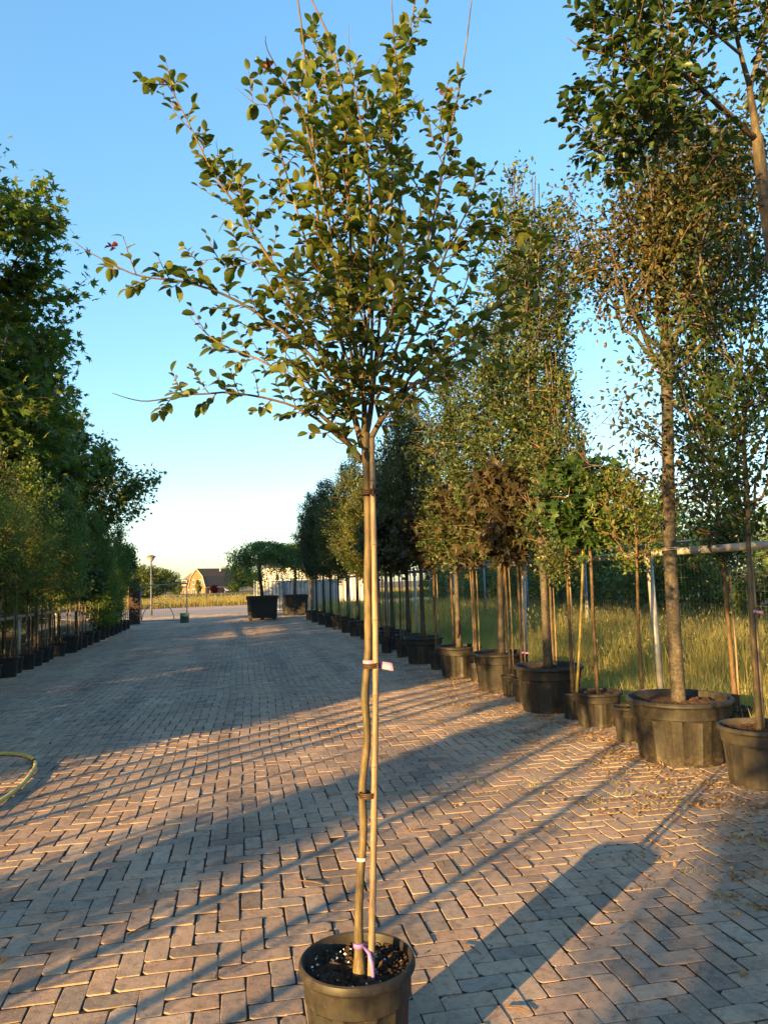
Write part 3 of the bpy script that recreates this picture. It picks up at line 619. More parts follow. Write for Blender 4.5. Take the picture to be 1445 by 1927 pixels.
standard('green maple half hidden behind purple heads in middle of the row', 812, 1255, .13, .30, 'greenmaple', rz=.4, sc=1.05, canes=((.05, .0, .06, .02, 1.95),), X=3.75, Y=13.1)
standard('purple maple in tiny pot left of the broad plain rim', 756, 1237, .12, .30, 'purple', rz=2.4, canes=((.05, .0, .06, .02, 1.95),))
standard('green maple in small pot just right of the staked stem', 728, 1229, .14, .34, 'greenmaple', rz=1.9, sc=1.05, canes=((.05, .0, .06, .02, 1.95), (-.05, .02, -.06, .02, 1.9)))
standard('slim sapling standing behind the plain black pot', 0, 0, .14, .32, 'slim', X=4.0, Y=9.3, rz=.9, canes=((.04, .0, .05, .02, 2.0),))
standard('slim green sapling between the widest pot and right edge', 0, 0, .14, .32, 'slim', X=4.55, Y=6.4, rz=4.9, sc=1.1, canes=((.04, .0, .05, .02, 1.9),))
standard('green leafy sapling behind the leaning-trunk evergreen', 0, 0, .14, .32, 'finehead', X=4.0, Y=11.2, rz=3.9, sc=1.1, canes=((.04, .0, .05, .02, 2.0),))

# --- near tree at the right edge, its pot out of frame
def px(zx, zy, Y, ox, oy, sc): return atY(ox+zx/sc, oy+zy/sc, Y)
def leafy_branches(r, lines, twlen=(.08, .20), gap=.05, lpt=(4, 8), start=.3, lsize=.052, bare=None, tw_r=.0022):
    """side twigs with alternate leaves along traced branches: returns twig polylines and leaf arrays"""
    tw = []; P_ = []; D_ = []; S_ = []
    for bi, (L, rad) in enumerate(lines):
        seg = np.linalg.norm(np.diff(L, axis=0), axis=1); s = np.concatenate([[0], np.cumsum(seg)]); tot = s[-1]
        e0, e1 = (start, 1.0) if bare is None or bare[bi] is None else bare[bi]
        q = tot*e0; side = 0
        while q < tot*e1:
            p = np.array([np.interp(q, s, L[:, k]) for k in range(3)]); p2 = np.array([np.interp(min(q+.02, tot), s, L[:, k]) for k in range(3)]); p1 = np.array([np.interp(max(q-.02, 0), s, L[:, k]) for k in range(3)])
            tg = nrm(p2-p1); side += 2.4
            a = nrm(np.cross(tg, np.array([.3, .2, 1.0]))); b = np.cross(tg, a); off = a*math.cos(side)+b*math.sin(side)
            d = nrm(tg*r.uniform(.3, .9) + off + np.array([0, 0, r.uniform(.1, .6)]))
            ln = r.uniform(*twlen)*(1.0-.35*(q/tot)); e = p + d*ln + np.array([0, 0, .10*ln])
            tl_ = bez(p, p+(d*.5)*ln - np.array([0, 0, .06*ln]), e, 4); tw.append(tl_)
            n = r.integers(*lpt); fs = np.linspace(.25, 1.0, n)
            sd = nrm(np.cross(nrm(e-p), np.array([0, 0, 1.0])+r.normal(0, .3, 3)))
            for k, f in enumerate(fs):
                c = tl_[0]*(1-f)**2 + 2*tl_[1]*f*(1-f)*1.0 + e*f*f
                ld = nrm(nrm(e-p)*.7 + sd*(1 if k % 2 else -1)*(.9 if k < n-1 else .1) + r.normal(0, .22, 3) + np.array([0, 0, -.1]))
                P_.append(c); D_.append(ld); S_.append(lsize*r.uniform(.5, 1.25)*(.8 if f > .95 else 1))
            q += gap*r.uniform(.6, 1.5)
    return tw, np.array(P_), np.array(D_), np.array(S_)
def hero_tree(root, lines, trunkmb, r, n_single, leafmat_, wood_mat, bare, redtips=(), gap=.05, lsize=.052, start=.25, lpt=(4, 8), twlen=(.08, .2)):
    base = np.array(root.location)
    wd = trunkmb
    for L, rad in lines: wd.tube(L-base, rad, 7)
    wd.build('trunk', wood_mat, root, True)
    tw, P_, D_, S_ = leafy_branches(r, lines, twlen, gap, lpt, start, lsize, bare)
    tm = MB()
    for t_ in tw: tm.tube(t_-base, np.linspace(.0023, .0012, len(t_)), 4, 0, False)
    crown = tm.build('crown', M['twig'], root, True)
    Nn = len(P_); nr = np.array([0, 0, 1.0]) + r.normal(0, .42, (Nn, 3))
    dist = np.linalg.norm(P_-CAM, axis=1); pj = proj(P_); inv = (pj[:, 0] > 5) & (pj[:, 0] < 1440) & (pj[:, 1] > 5) & (pj[:, 1] < 1920)
    scr = np.where(inv, S_/dist, -1); order = np.argsort(-scr); single = order[:n_single]; others = order[n_single:]
    lm = []
    for tpl in T_OVALS:
        b_ = MB(); b_.add(tpl[0], [np.array(f) for f in tpl[1]]); me = b_.mesh('leaf', True); me.materials.append(leafmat_); lm.append(me)
    y = nrm(D_); z = nrm(nr - y*np.sum(nr*y, -1, keepdims=True)); x = np.cross(y, z)
    for i in single:
        o = bpy.data.objects.new('leaf', lm[i % 6]); COL.objects.link(o); o.parent = crown
        s_ = S_[i]; p = P_[i]-base
        o.matrix_basis = Matrix([[x[i,0]*s_, y[i,0]*s_, z[i,0]*s_, p[0]], [x[i,1]*s_, y[i,1]*s_, z[i,1]*s_, p[1]], [x[i,2]*s_, y[i,2]*s_, z[i,2]*s_, p[2]], [0,0,0,1]])
    ob = MB()
    for k in range(6):
        s_ = others[k::6]; ob.leaves(T_OVALS[k], P_[s_]-base, D_[s_], nr[s_], S_[s_])
    o = ob.build('leaves', leafmat_, crown, True); o['kind'] = 'stuff'
    return crown, Nn
rn = np.random.default_rng(77)
root = thing('potted_tree', 'tall tree with tan branches overhanging the top right corner', 'potted tree', (3.30, 3.72, 0))
put_pot(root, .36, .48)
q2 = lambda zx, zy, Y=3.8: px(zx, zy, Y, 850, 0, 2.4286)
tb = MB(); bs = np.array(root.location)
trk = smoothline([(3.30,3.72,.40), (3.30,3.74,1.2), (3.27,3.77,2.2), q2(1452,1080), q2(1416,800), q2(1390,620)], 24)
tb.tube(trk-bs, np.linspace(.045, .034, 24), 12)
def ln(pts, r0, r1, n=16):
    L = smoothline(pts, n); return (L, np.linspace(r0, r1, n))
rl = [ln([q2(1395,640), q2(1375,500,3.82), q2(1362,400,3.85), q2(1405,250,3.9), q2(1445,50,3.95), q2(1470,-150,4.0)], .026, .008),
 ln([q2(1390,640), q2(1270,530,3.7), q2(1130,400,3.6), q2(1000,290,3.5), q2(900,180,3.45), q2(850,50,3.4), q2(820,-60,3.4)], .020, .004),
 ln([q2(1130,400,3.6), q2(1060,280,3.7), q2(1000,150,3.75), q2(940,0,3.8), q2(900,-120,3.8)], .012, .004),
 ln([q2(1362,400,3.85), q2(1320,250,3.8), q2(1290,100,3.7), q2(1300,-100,3.7)], .018, .005),
 ln([q2(1000,290,3.5), q2(880,300,3.45), q2(780,260,3.4), q2(680,245,3.4), q2(590,215,3.4), q2(525,170,3.4)], .007, .002),
 ln([q2(1130,405,3.6), q2(980,440,3.7), q2(860,400,3.75), q2(720,390,3.8), q2(600,420,3.8), q2(555,410,3.8)], .009, .002),
 ln([q2(1160,480,3.7), q2(1040,560,3.6), q2(930,640,3.55), q2(800,640,3.5), q2(700,660,3.5), q2(620,690,3.5), q2(570,670,3.5)], .009, .002),
 ln([q2(930,640,3.55), q2(800,720,3.6), q2(770,790,3.6)], .005, .002),
 ln([q2(800,560,3.8), q2(690,650,3.8), q2(600,580,3.8), q2(550,540,3.8), q2(540,470,3.8)], .004, .0018),
 ln([q2(900,180,3.45), q2(800,150,3.4), q2(700,180,3.4), q2(650,150,3.4), q2(620,110,3.4)], .006, .002),
 ln([q2(850,50,3.4), q2(760,70,3.5), q2(680,50,3.5), q2(640,20,3.5)], .005, .002),
 ln([q2(1130,405,3.6), q2(1080,520,3.5), q2(1000,600,3.4), q2(900,560,3.35), q2(820,500,3.3)], .008, .002),
 ln([q2(1000,290,3.5), q2(960,380,3.4), q2(880,450,3.3), q2(800,470,3.3), q2(730,540,3.3)], .006, .002),
 ln([q2(1320,250,3.8), q2(1200,150,3.6), q2(1100,60,3.5), q2(1050,-60,3.5)], .010, .003),
 ln([q2(1290,100,3.7), q2(1200,30,3.8), q2(1150,-60,3.9)], .008, .003),
 ln([q2(1420,940,3.78), q2(1330,912,3.75), q2(1200,935,3.7), q2(1120,900,3.6)], .006, .002),
 ln([q2(1270,530,3.7), q2(1250,640,3.6), q2(1180,740,3.5)], .005, .002),
 ln([q2(1405,250,3.9), q2(1430,330,3.8), q2(1480,420,3.7)], .006, .002)]
hero_tree(root, rl, tb, rn, 150, M['lf_near'], M['bark_main'], [(.45,1),(.35,1),(.2,1),(.4,1),(.1,.72),(.15,.95),(.2,.96),(.1,1),(.2,1),(.1,1),(.05,1),(.2,1),(.15,1),(.3,1),(.2,1),(.7,1),(.5,1),(.4,1)], gap=.018, lsize=.064, twlen=(.08, .26))

# ================================================================== MAIN TREE
MX, MY = .355, 2.525
root = thing('potted_tree', 'young tree tied to a bamboo cane in the pot at the front', 'potted tree', (MX, MY, 0))
mroot = root
pr, ph = .183, .385
put_pot(root, pr, ph, True, .1)
PM, PSM = pot_mesh(pr, ph)
# perlite crumbs on the soil
rp = np.random.default_rng(3); pm = MB()
for _ in range(46):
    a = rp.uniform(0, 2*PI); q = pr*.9*math.sqrt(rp.uniform(0, 1)); s_ = rp.uniform(.0015, .0055)
    V = rp.normal(0, 1, (6, 3))*.25 + np.array([[1,0,0],[-1,0,0],[0,1,0],[0,-1,0],[0,0,1],[0,0,-1]]); V = V*s_ + np.array([q*math.cos(a), q*math.sin(a), ph*.90+.012*(1-(q/pr)**2)+rp.uniform(0, .004)])
    pm.add(V, [np.array([[0,2,4],[2,1,4],[1,3,4],[3,0,4],[2,0,5],[1,2,5],[3,1,5],[0,3,5]])])
o = pm.build('perlite', M['perlite'], root); o['kind'] = 'stuff'
clm = MB()
for _ in range(260):
    a = rp.uniform(0, 2*PI); q = pr*.92*math.sqrt(rp.uniform(0, 1)); s_ = rp.uniform(.003, .011)
    V = rp.normal(0, 1, (6, 3))*.3 + np.array([[1,0,0],[-1,0,0],[0,1,0],[0,-1,0],[0,0,1],[0,0,-1]]); V = V*s_*np.array([1,1,.7]) + np.array([q*math.cos(a), q*math.sin(a), ph*.89+.012*(1-(q/pr)**2)+.02*max(0, math.cos(a-.2))*q/pr])
    clm.add(V, [np.array([[0,2,4],[2,1,4],[1,3,4],[3,0,4],[2,0,5],[1,2,5],[3,1,5],[0,3,5]])])
o = clm.build('soil_crumbs', M['soil'], root); o['kind'] = 'stuff'
base = np.array(root.location)
TY = lambda y: MY - .045 + .0*(y)
tpx = [(677,1836),(676,1800),(675,1720),(679,1640),(684,1560),(682,1480),(691,1390),(687,1310),(693,1220),(692,1100),(693,1000),(691,910),(688,850),(688,815)]
trk = smoothline([atY(x, y, MY-.05+.10*(1836-y)/1000) for x, y in tpx], 60)
tb = MB(); z = trk[:, 2]; rad = np.interp(z, [.33, .36, .42, .7, 1.4, 2.0, 2.12, 2.2], [.0245, .0235, .0150, .0130, .0132, .0138, .0155, .004]); rad = rad*(1+rp.normal(0, .02, len(rad)))
tb.tube(trk-base, rad, 14)
q1 = lambda zx, zy, Y=2.62: px(zx, zy, Y, 130, 0, 1.6056)
rbr = np.random.default_rng(91)
def br(pts, y0, y1, r0, r1, n=18):
    r0 *= .66; r1 *= .85
    k = len(pts); L, rr = ln([q1(a, b, y0+(y1-y0)*i/(k-1)) for i, (a, b) in enumerate(pts)], r0, r1, n+6)
    J_ = rbr.normal(0, 1, (len(L), 3)); J_ = (J_+np.roll(J_, 1, 0)+np.roll(J_, -1, 0))/1.7; env = np.clip(1-np.linspace(0, 1, len(L)), .12, 1)[:, None]; L[2:-1] += (np.array([.007, .009, .005])*J_*env)[2:-1]; return L, rr
F_ = 2.62
ml = [
 br([(888,1390),(845,1360),(795,1310),(700,1240),(600,1205),(480,1187),(350,1195),(250,1213),(185,1205),(130,1187)], F_, 2.50, .0085, .0012),
 br([(880,1310),(780,1220),(680,1150),(560,1080),(450,1035),(385,980),(357,938)], F_, 2.85, .009, .0012),
 br([(878,1290),(770,1130),(670,1020),(560,940),(440,880),(330,850),(230,838),(130,800),(60,762),(15,728)], F_, 2.55, .010, .0012),
 br([(880,1280),(800,1120),(720,980),(640,840),(560,720),(500,620),(430,510),(370,390),(320,290),(285,240)], F_, 2.70, .011, .0016),
 br([(886,1300),(850,1100),(790,900),(760,740),(740,500),(720,250),(690,0),(670,-120)], F_, 2.72, .012, .003),
 br([(892,1280),(862,1050),(850,700),(832,350),(800,150),(735,0),(690,-110)], F_, 2.50, .011, .0025),
 br([(898,1270),(905,1000),(912,700),(898,450),(870,320),(850,200),(845,75)], F_, 2.40, .009, .001),
 br([(900,1260),(910,1000),(930,700),(960,450),(990,250),(980,100),(970,-60)], F_, 2.75, .010, .002),
 br([(903,1270),(940,900),(975,600),(982,350),(1010,170),(1040,30),(1050,-90)], F_, 2.95, .009, .0018),
 br([(905,1280),(980,1050),(1050,850),(1110,600),(1140,430),(1170,300),(1195,150),(1215,0),(1222,-90)], F_, 2.70, .010, .002),
 br([(905,1290),(1000,1100),(1080,900),(1150,740),(1210,620),(1232,520),(1250,500)], F_, 2.45, .009, .0012),
 br([(908,1300),(1020,1150),(1130,1060),(1250,970),(1330,880),(1400,760),(1410,710)], F_, 2.20, .009, .0012),
 br([(905,1320),(1030,1200),(1150,1090),(1300,1000),(1420,920),(1500,880)], F_, 2.85, .009, .0015),
 br([(892,1270),(840,1000),(720,740),(660,520),(610,340),(560,310),(505,265)], F_, 2.90, .008, .0010),
 br([(886,1270),(830,950),(770,600),(710,350),(640,230),(600,150),(594,108)], F_, 2.38, .009, .0010),
 br([(895,1260),(890,900),(850,600),(800,350),(760,190),(738,100)], F_, 3.05, .008, .0012),
 br([(903,1270),(990,900),(1090,720),(1050,560),(1000,480)], F_, 3.0, .007, .0012),
 br([(906,1300),(960,1230),(1040,1130),(1130,1000),(1200,850),(1255,700),(1258,690)], F_, 3.05, .007, .0010),
 br([(893,1300),(870,1150),(800,1000),(740,900),(680,860)], F_, 2.15, .007, .0012),
 br([(898,1300),(920,1150),(960,1000),(990,850),(1000,760)], F_, 2.15, .007, .0012),
 br([(890,1330),(830,1240),(740,1180),(690,1110),(640,1050)], F_, 2.30, .006, .0012),
 br([(905,1310),(980,1240),(1080,1160),(1180,1100),(1250,1060)], F_, 2.25, .006, .0012),
 br([(893,1270),(870,1050),(800,830),(740,660),(690,620),(645,600)], F_, 2.75, .007, .0012),
 br([(898,1260),(890,1000),(820,760),(790,560),(830,420),(860,260),(870,175)], F_, 2.55, .007, .0010),
 br([(903,1270),(960,1000),(1010,800),(1010,640),(950,520),(900,480)], F_, 2.35, .007, .0012),
 br([(886,1300),(800,1170),(700,1060),(600,990),(520,985)], F_, 2.90, .006, .0010),
 br([(890,1290),(850,1180),(770,1060),(660,930),(590,830),(530,780),(380,790)], F_, 2.75, .006, .0012),
 br([(560,720),(540,640),(500,570),(495,455)], 2.68, 2.72, .003, .0008),
 br([(455,550),(448,480),(446,415)], 2.68, 2.7, .0025, .0008),
 br([(1150,740),(1190,700),(1240,690),(1280,680)], 2.5, 2.5, .003, .001),
 br([(1140,430),(1120,380),(1135,270)], 2.7, 2.66, .0025, .0008),
 br([(980,360),(1010,330),(1056,283)], 2.85, 2.9, .0025, .0008),
 br([(960,450),(890,280),(930,200),(952,152)], 2.72, 2.75, .003, .0008),
 br([(1210,620),(1225,560),(1230,485)], 2.5, 2.5, .0025, .0008),
 br([(905,1330),(880,1350),(800,1330),(780,1310)], 2.58, 2.52, .004, .0015),
]
SC = {k: smoothline([q1(a, b, y) for a, b, y in v], 12) for k, v in {
 'L': [(886,1395,2.62),(848,1345,2.60),(800,1290,2.58),(752,1245,2.56)],
 'M': [(884,1350,2.62),(862,1260,2.62),(838,1180,2.64),(815,1100,2.65)],
 'C': [(890,1340,2.62),(892,1240,2.60),(886,1140,2.58),(880,1040,2.57)],
 'D': [(896,1330,2.62),(912,1230,2.64),(922,1130,2.68),(932,1030,2.70)],
 'R': [(896,1360,2.62),(936,1280,2.62),(985,1215,2.63),(1040,1160,2.64)]}.items()}
ASG = ['L3','L8','M4','M8','M10','C6','C10','D5','D9','R4','R7','R9','R10','M6','C5','C8','D8','R6','C3','D3','L5','R8','M9','C9','D10','L9','M11']
for i, a_ in enumerate(ASG):
    L_, r_ = ml[i]; p0 = SC[a_[0]][int(a_[1:])]; n_ = len(L_); j = min(range(1, 9), key=lambda q: np.linalg.norm(L_[q]-p0) + (0 if L_[q][2] > p0[2]+.03 else 1))
    ml[i] = (smoothline(np.concatenate([[p0], L_[j:]]), n_), r_)
for k, L_ in SC.items(): ml.append((L_, np.linspace(.0125, .0065, 12)*(1+rp.normal(0, .05, 12))))
bare = [(.30,.80),(.22,.85),(.25,.86),(.2,1),(.22,.72),(.22,.74),(.25,.9),(.22,.86),(.25,.86),(.25,.72),(.25,1),(.2,1),(.2,1),(.3,.93),(.25,.9),(.3,1),(.3,1),(.25,.97),(.3,1),(.3,1),(.3,1),(.3,1),(.3,1),(.3,.85),(.3,1),(.3,1),(.3,1),(.1,.75),(.0,.45),(.1,1),(.1,.9),(.1,.5),(.1,.5),(.1,.5),(.5,.6)] + [(.45, 1)]*5
bare = [(max(.06, a-.13), b) for a, b in bare]
rm = np.random.default_rng(42)
crown, nleaf = hero_tree(root, ml, tb, rm, 300, M['lf_main'], M['bark_main'], bare, gap=.035, lsize=.049, lpt=(4, 9), twlen=(.04, .18))
print('main leaves', nleaf)
rt = MB()
for (zx, zy, Y) in ((130,755,2.56),(285,250,2.70),(735,110,3.05),(600,205,2.4),(985,250,2.75),(1130,275,2.7)):
    c = q1(zx, zy, Y); n = 5; rt.leaves(T_OVALS[1], c+rm.normal(0, .008, (n, 3))-base, rm.normal(0, .5, (n, 3))+np.array([-.3,0,.5]), np.array([0,0,1.0])+rm.normal(0, .5, (n, 3)), rm.uniform(.018, .032, n))
o = rt.build('red_young_leaves', M['lf_red'], crown, True); o['kind'] = 'stuff'; o['label'] = 'small dark red young leaves at the shoot tips'
# bamboo cane, ties, tags
cpx = [(698,1842),(702,1650),(705,1450),(707,1250),(704,1050),(701,900),(700,824)]
cp = smoothline([atY(x, y, MY-.082+.10*(1836-y)/1000) for x, y in cpx], 260); pjy = proj(cp)[:, 1]
rad = np.full(260, .0108); nodey = (1768, 1716, 1582, 1440, 1308, 1166, 1024, 905)
for ny in nodey:
    k = int(np.argmin(abs(pjy-ny))); rad[k-1:k+2] = [.0114, .0122, .0114]
rad *= 1+.02*np.sin(np.arange(260)*.21)
cm = MB(); cm.tube(cp-base, rad*np.linspace(1.06, .9, 260), 12); cane_o = cm.build('bamboo_cane', M['cane'], root, True)
for ny in nodey:
    k = int(np.argmin(abs(pjy-ny))); c_ = cp[k]-base; MB().tube([c_-np.array([0,0,.0012]), c_+np.array([0,0,.0012])], .0122, 14).build('node_ring', M['twig'], cane_o, True)
def on(line, y):
    pj = proj(line); i = int(np.argmin(abs(pj[:, 1]-y))); return line[i]-base
for y in (1498, 928, 1255):
    a = on(trk, y); b = on(cp, y); c = (a+b)/2; sep = np.linalg.norm((a-b)[:2])/2
    tie(root, c, .0285, 'tie', 3, hgt=.018, thick=.0030, sx=1.0)
a = on(trk, 1498); MB().tube([a+np.array([-.012,-.02,.0]), a+np.array([-.028,-.03,.012])], .003, 5).build('tie_end', M['tie'], root)
a = on(trk, 928); b = on(cp, 928); MB().tube([b+np.array([-.004,-.015,-.012]), b+np.array([.0,-.017,.03])], .004, 5).build('tie_end', M['tie'], root)
a = on(trk, 1243); flag(root, (a[0]+.006, a[1]-.006, a[2]), .0225, 'pink', .062, (1, -.5, -.14), .024)
a = on(trk, 1612); MB().lathe([(.0168,-.005),(.0168,.005)], 18, a, capb=False).build('white_band', M['white'], root, True)
a = on(trk, 1775); rb_ = MB(); rb_.lathe([(.0185,-.008),(.019,0),(.0185,.008)], 18, a, capb=False)
P = np.array([a+np.array([.012,-.016,.002]), a+np.array([.024,-.050,-.006]), a+np.array([.031,-.062,-.04]), a+np.array([.034,-.060,-.075]), a+np.array([.032,-.058,-.100])]); w = np.array([.0055,.0,.0015])
rb_.add(np.concatenate([P-w, P+w]), [np.array([[i,i+1,6+i,5+i] for i in range(4)])])
o = rb_.build('purple_ribbon', M['purple'], root, True); o.modifiers.new('thick', 'SOLIDIFY').thickness = .0008
a = on(trk, 856); MB().tube([a+np.array([.012,-.012,-.018]), a+np.array([.014,-.014,0]), a+np.array([.012,-.012,.018])], [.003,.007,.003], 8).build('pruning_scar', M['cane'], root, True)

# ================================================================== LEFT ROW
GL = 'potted trees along the left edge of the yard'
rl_ = np.random.default_rng(21)
left = [(-4.45,12.75,.26,'feather'),(-4.40,13.75,.23,'feather'),(-4.38,14.55,.17,'slim'),(-4.42,15.45,.26,'feather'),(-4.45,16.25,.15,'slim'),(-4.40,16.9,.17,'leafy'),(-4.42,17.6,.17,'std'),(-4.48,18.4,.2,'feather'),(-4.5,19.1,.14,'slim'),(-4.45,19.8,.2,'leafy'),(-4.48,20.9,.32,'leafy'),(-4.44,21.8,.18,'std'),(-4.42,22.5,.18,'ballmaple'),(-4.5,23.4,.26,'ballmaple'),(-4.44,24.3,.22,'leafy'),(-4.46,25.4,.22,'hedgecol'),(-4.5,26.4,.22,'hedgecol'),(-4.5,27.4,.22,'hedgecol'),(-4.52,28.4,.22,'hedgecol'),(-4.55,29.4,.22,'leafy'),(-4.55,30.5,.22,'ballmaple'),(-4.6,31.8,.22,'ballmaple')]
ln_ = {'feather': 'feathery olive-green tree', 'leafy': 'leafy green column', 'ballmaple': 'ball-headed green maple', 'hedgecol': 'narrow green hedge column', 'slim': 'slim green sapling', 'std': 'thin-crowned evergreen standard'}
for i, (x, y, R, key) in enumerate(left):
    lx = rl_.uniform(-.12, .12)
    sc = {'ballmaple': (1.0, 1.0, 1.0) if i < 16 else (.9, .9, 1.5)}.get(key, rl_.uniform(.92, 1.08))
    potted('%s in black pot, %s from the near end of left row' % (ln_[key], ORD[i]), 0, 0, R, .20+R*.72, key, rz=rl_.uniform(0, 6), sc=sc, X=x, Y=y, group=GL, ribs=False,
           canes=((R*.4, -R*.2, R*.4+lx, 0, 1.75+rl_.uniform(-.2, .4), .013),))
# the row goes on behind the photographer's left shoulder and throws the shadows
GLO = 'trees of the left row that stand outside the picture'
for i, (x, y, key, sc) in enumerate([(-4.5, 11.2, 'hedgecol', 1.05), (-4.5, 10.0, 'leafy', 1.0), (-4.5, 8.9, 'hedgecol', 1.0), (-4.5, 7.9, 'hedgecol', 1.05), (-4.5, 6.9, 'hedgecol', 1.0), (-4.5, 6.1, 'hedgecol', 1.1), (-4.5, 5.3, 'hedgecol', .9),
        (-4.5, 4.25, 'std', 1.), (-4.5, 3.8, 'std', 1.), (-4.5, 3.4, 'std', 1.05), (-4.5, 3.05, 'std', 1.0), (-4.5, 2.25, 'slim', (1.1, 1.1, 1)), (-4.5, 1.05, 'hedgecol', 1.0), (-4.5, -.55, 'std', .95), (-4.5, -1.05, 'std', .95), (-4.5, .15, 'std', 1.0), (-5.6, -.3, 'slim', (1, 1, .5)), (-4.5, -3.0, 'leafy', (1, 1, .8)), (-4.5, -4.0, 'leafy', (1, 1, .85)), (-4.5, -5.0, 'leafy', 1.0)]):
    potted('tree of the left row outside the picture, %s going back towards the camera' % ORD[i], 0, 0, .20, .34, key, rz=i*1.3, sc=sc, X=x, Y=y, group=GLO, ribs=False, canes=((.1, .08, .1, .1, 2.0, .013), (-.02, -.1, .0, -.12, 2.0, .013)) if key == 'std' else ())

# rails that the trees are tied to
def rail(name, label, X, y0, y1, z, posts, r=.034, mat='galv', xs=0.0, z1=None, end=None):
    t = thing(name, label, 'support rail', (X, y0, 0)); z1 = z1 or z
    ys = np.linspace(0, y1-y0, 12); MB().tube(np.stack([xs*ys, ys, z+(z1-z)*ys/(y1-y0)+.008*np.sin(ys)], -1), r, 12).build('rail_pipe', M[mat], t, True)
    for i, y in enumerate(posts):
        q = y-y0; zz = z+(z1-z)*q/(y1-y0); xx = xs*q
        MB().tube([(xx+.03*math.sin(i*2.1), q+.03*math.cos(i*3), 0), (xx, q, zz-.03)], r*.95, 12).build('post', M[mat], t, True)
        j = MB(); j.tube([(xx, q-.075, zz), (xx, q+.075, zz)], r*1.35, 12); j.tube([(xx, q, zz-.02), (xx, q, zz-.10)], r*1.3, 12); j.build('pipe_joint', M[mat], t, True)
    return t
rail('support_rail', 'galvanised pipe rail on posts behind the right row of pots', 4.35, 4.6, 31.0, 1.80, [5.0, 7.35, 10.9, 14.4, 17.9, 21.4, 24.9, 28.4], .036, xs=-.012)
rail('support_rail', 'low pipe rail on posts behind the left row of pots', -4.85, 5.0, 31.0, 1.06, [8.0, 11.4, 14.7, 18.0, 21.4, 24.8, 28.2], .034)

# wire fences
def fence_panel(label, X, Y, L, h, rz, mat, wmat, group, wires=(0.10, 0.22), wr=.0022, foot=True, z0=.08):
    t = thing('fence_panel', label, 'fence panel', (X, Y, 0), group, rz)
    MB().tube([(0,0,z0), (0,0,h)], .02, 8).build('frame_post', M[mat], t, True)
    MB().tube([(0,L,z0), (0,L,h)], .02, 8).build('frame_post', M[mat], t, True)
    MB().tube([(0,-.02,h), (0,L+.02,h)], .02, 8).build('top_tube', M[mat], t, True)
    MB().tube([(0,0,z0+.1), (0,L,z0+.1)], .018, 8).build('bottom_tube', M[mat], t, True)
    w = MB()
    for y in np.arange(wires[0], L, wires[0]): w.tube([(0, y, z0+.1), (0, y, h)], wr, 3, 0, False)
    for z in np.arange(z0+.1+wires[1], h, wires[1]): w.tube([(0, 0, z), (0, L, z)], wr, 3, 0, False)
    o = w.build('wire_mesh', M[wmat], t); o['kind'] = 'stuff'
    if foot: MB().box((0, L, .06), (.6, .22, .12)).build('foot_block', M['black'], t)
    return t
GF = 'wire fence panels behind the meadow'
ys_ = [5.0, 8.5, 12.0, 15.5, 19.0, 22.5, 26.0]
wh = ['nearest', 'second nearest', 'third nearest', 'fourth nearest', 'fifth nearest', 'sixth nearest', 'farthest']
for i, y in enumerate(ys_): fence_panel('steel wire fence panel across the meadow, %s of its line' % wh[i], 7.5, y, 3.46, 2.12, -.006, 'galv_dark', 'wire', GF)
GF2 = 'green wire fence panels behind the left row'
for i, y in enumerate([11.5, 14.0, 16.5, 19.0, 21.5, 24.0, 26.5, 29.0]): fence_panel('dark green wire fence panel behind left row, %s from the near end' % ORD[i], -6.2, y, 2.46, 1.75, 0, 'wire_green', 'wire_green', GF2, (.05, .2), .003, False, .0)

# ================================================================== TREES BEYOND THE ROWS
def tree(name, label, key, loc, rz=0., sc=1.0, group=None, cat='tree'):
    t = thing(name, label, cat, loc, group); put_tree(key, t, (0,0,0), rz, sc); return t
GB = 'large trees behind the left row'
tree('plane_tree', 'tall broad dark tree with star-shaped leaves at the left edge', 'plane', (-7.5, 17.6, 0), .4, (1.1, 1.1, 1.09), GB)
tree('plane_tree', 'rounder sunlit tree beyond the tall tree at left', 'plane_b', (-6.2, 27.5, 0), 1.4, (.85, .85, .92), GB)
tree('plane_tree', 'dark tree filling the gap between the two large left trees', 'plane_b', (-6.9, 21.4, 0), 3.1, (1.0, 1.0, 1.18), GB)
tree('plane_tree', 'big tree far behind the left row against the wire fence', 'plane_b', (-8.0, 31.5, 0), 5.0, .8, GB)
tree('evergreen_tree', 'unseen tall evergreen, added behind the camera to shade the top right tree', 'holm_a', (-6.6, -5.7, -.6), 1.0, (1.6, 1.6, 1.45), GB)  # unseen evergreen, added to throw shade on the top right tree
tree('plane_tree', 'unseen tall tree, added behind the camera to shade the overhanging branches', 'plane_b', (-8.5, -10.2, 0), 2.0, 1.0, GB)  # also unseen, added to keep the sun off the overhanging branches
tree('plane_tree', 'unseen large tree, added outside the left edge to shade the right row', 'plane_b', (-8.6, 5.3, 0), 3.0, .95, GB)  # unseen, added so the middle of the right row falls in shade
GHL = 'bushes behind the green wire fence'
for i, (x, y, k, s) in enumerate([(-9.6,2.9,'wood_b',.9),(-9.2,4.8,'wood',1.0),(-9.6,7.4,'wood_b',1.05),(-9.3,10,'wood',1.0),(-9.4,12.6,'wood_b',1.0)]):
    tree('bush', 'bush behind left fence outside the picture, %s from the camera' % ORD[i], k, (x, y, 0), i*1.7, s, 'bushes outside the picture', 'bush')
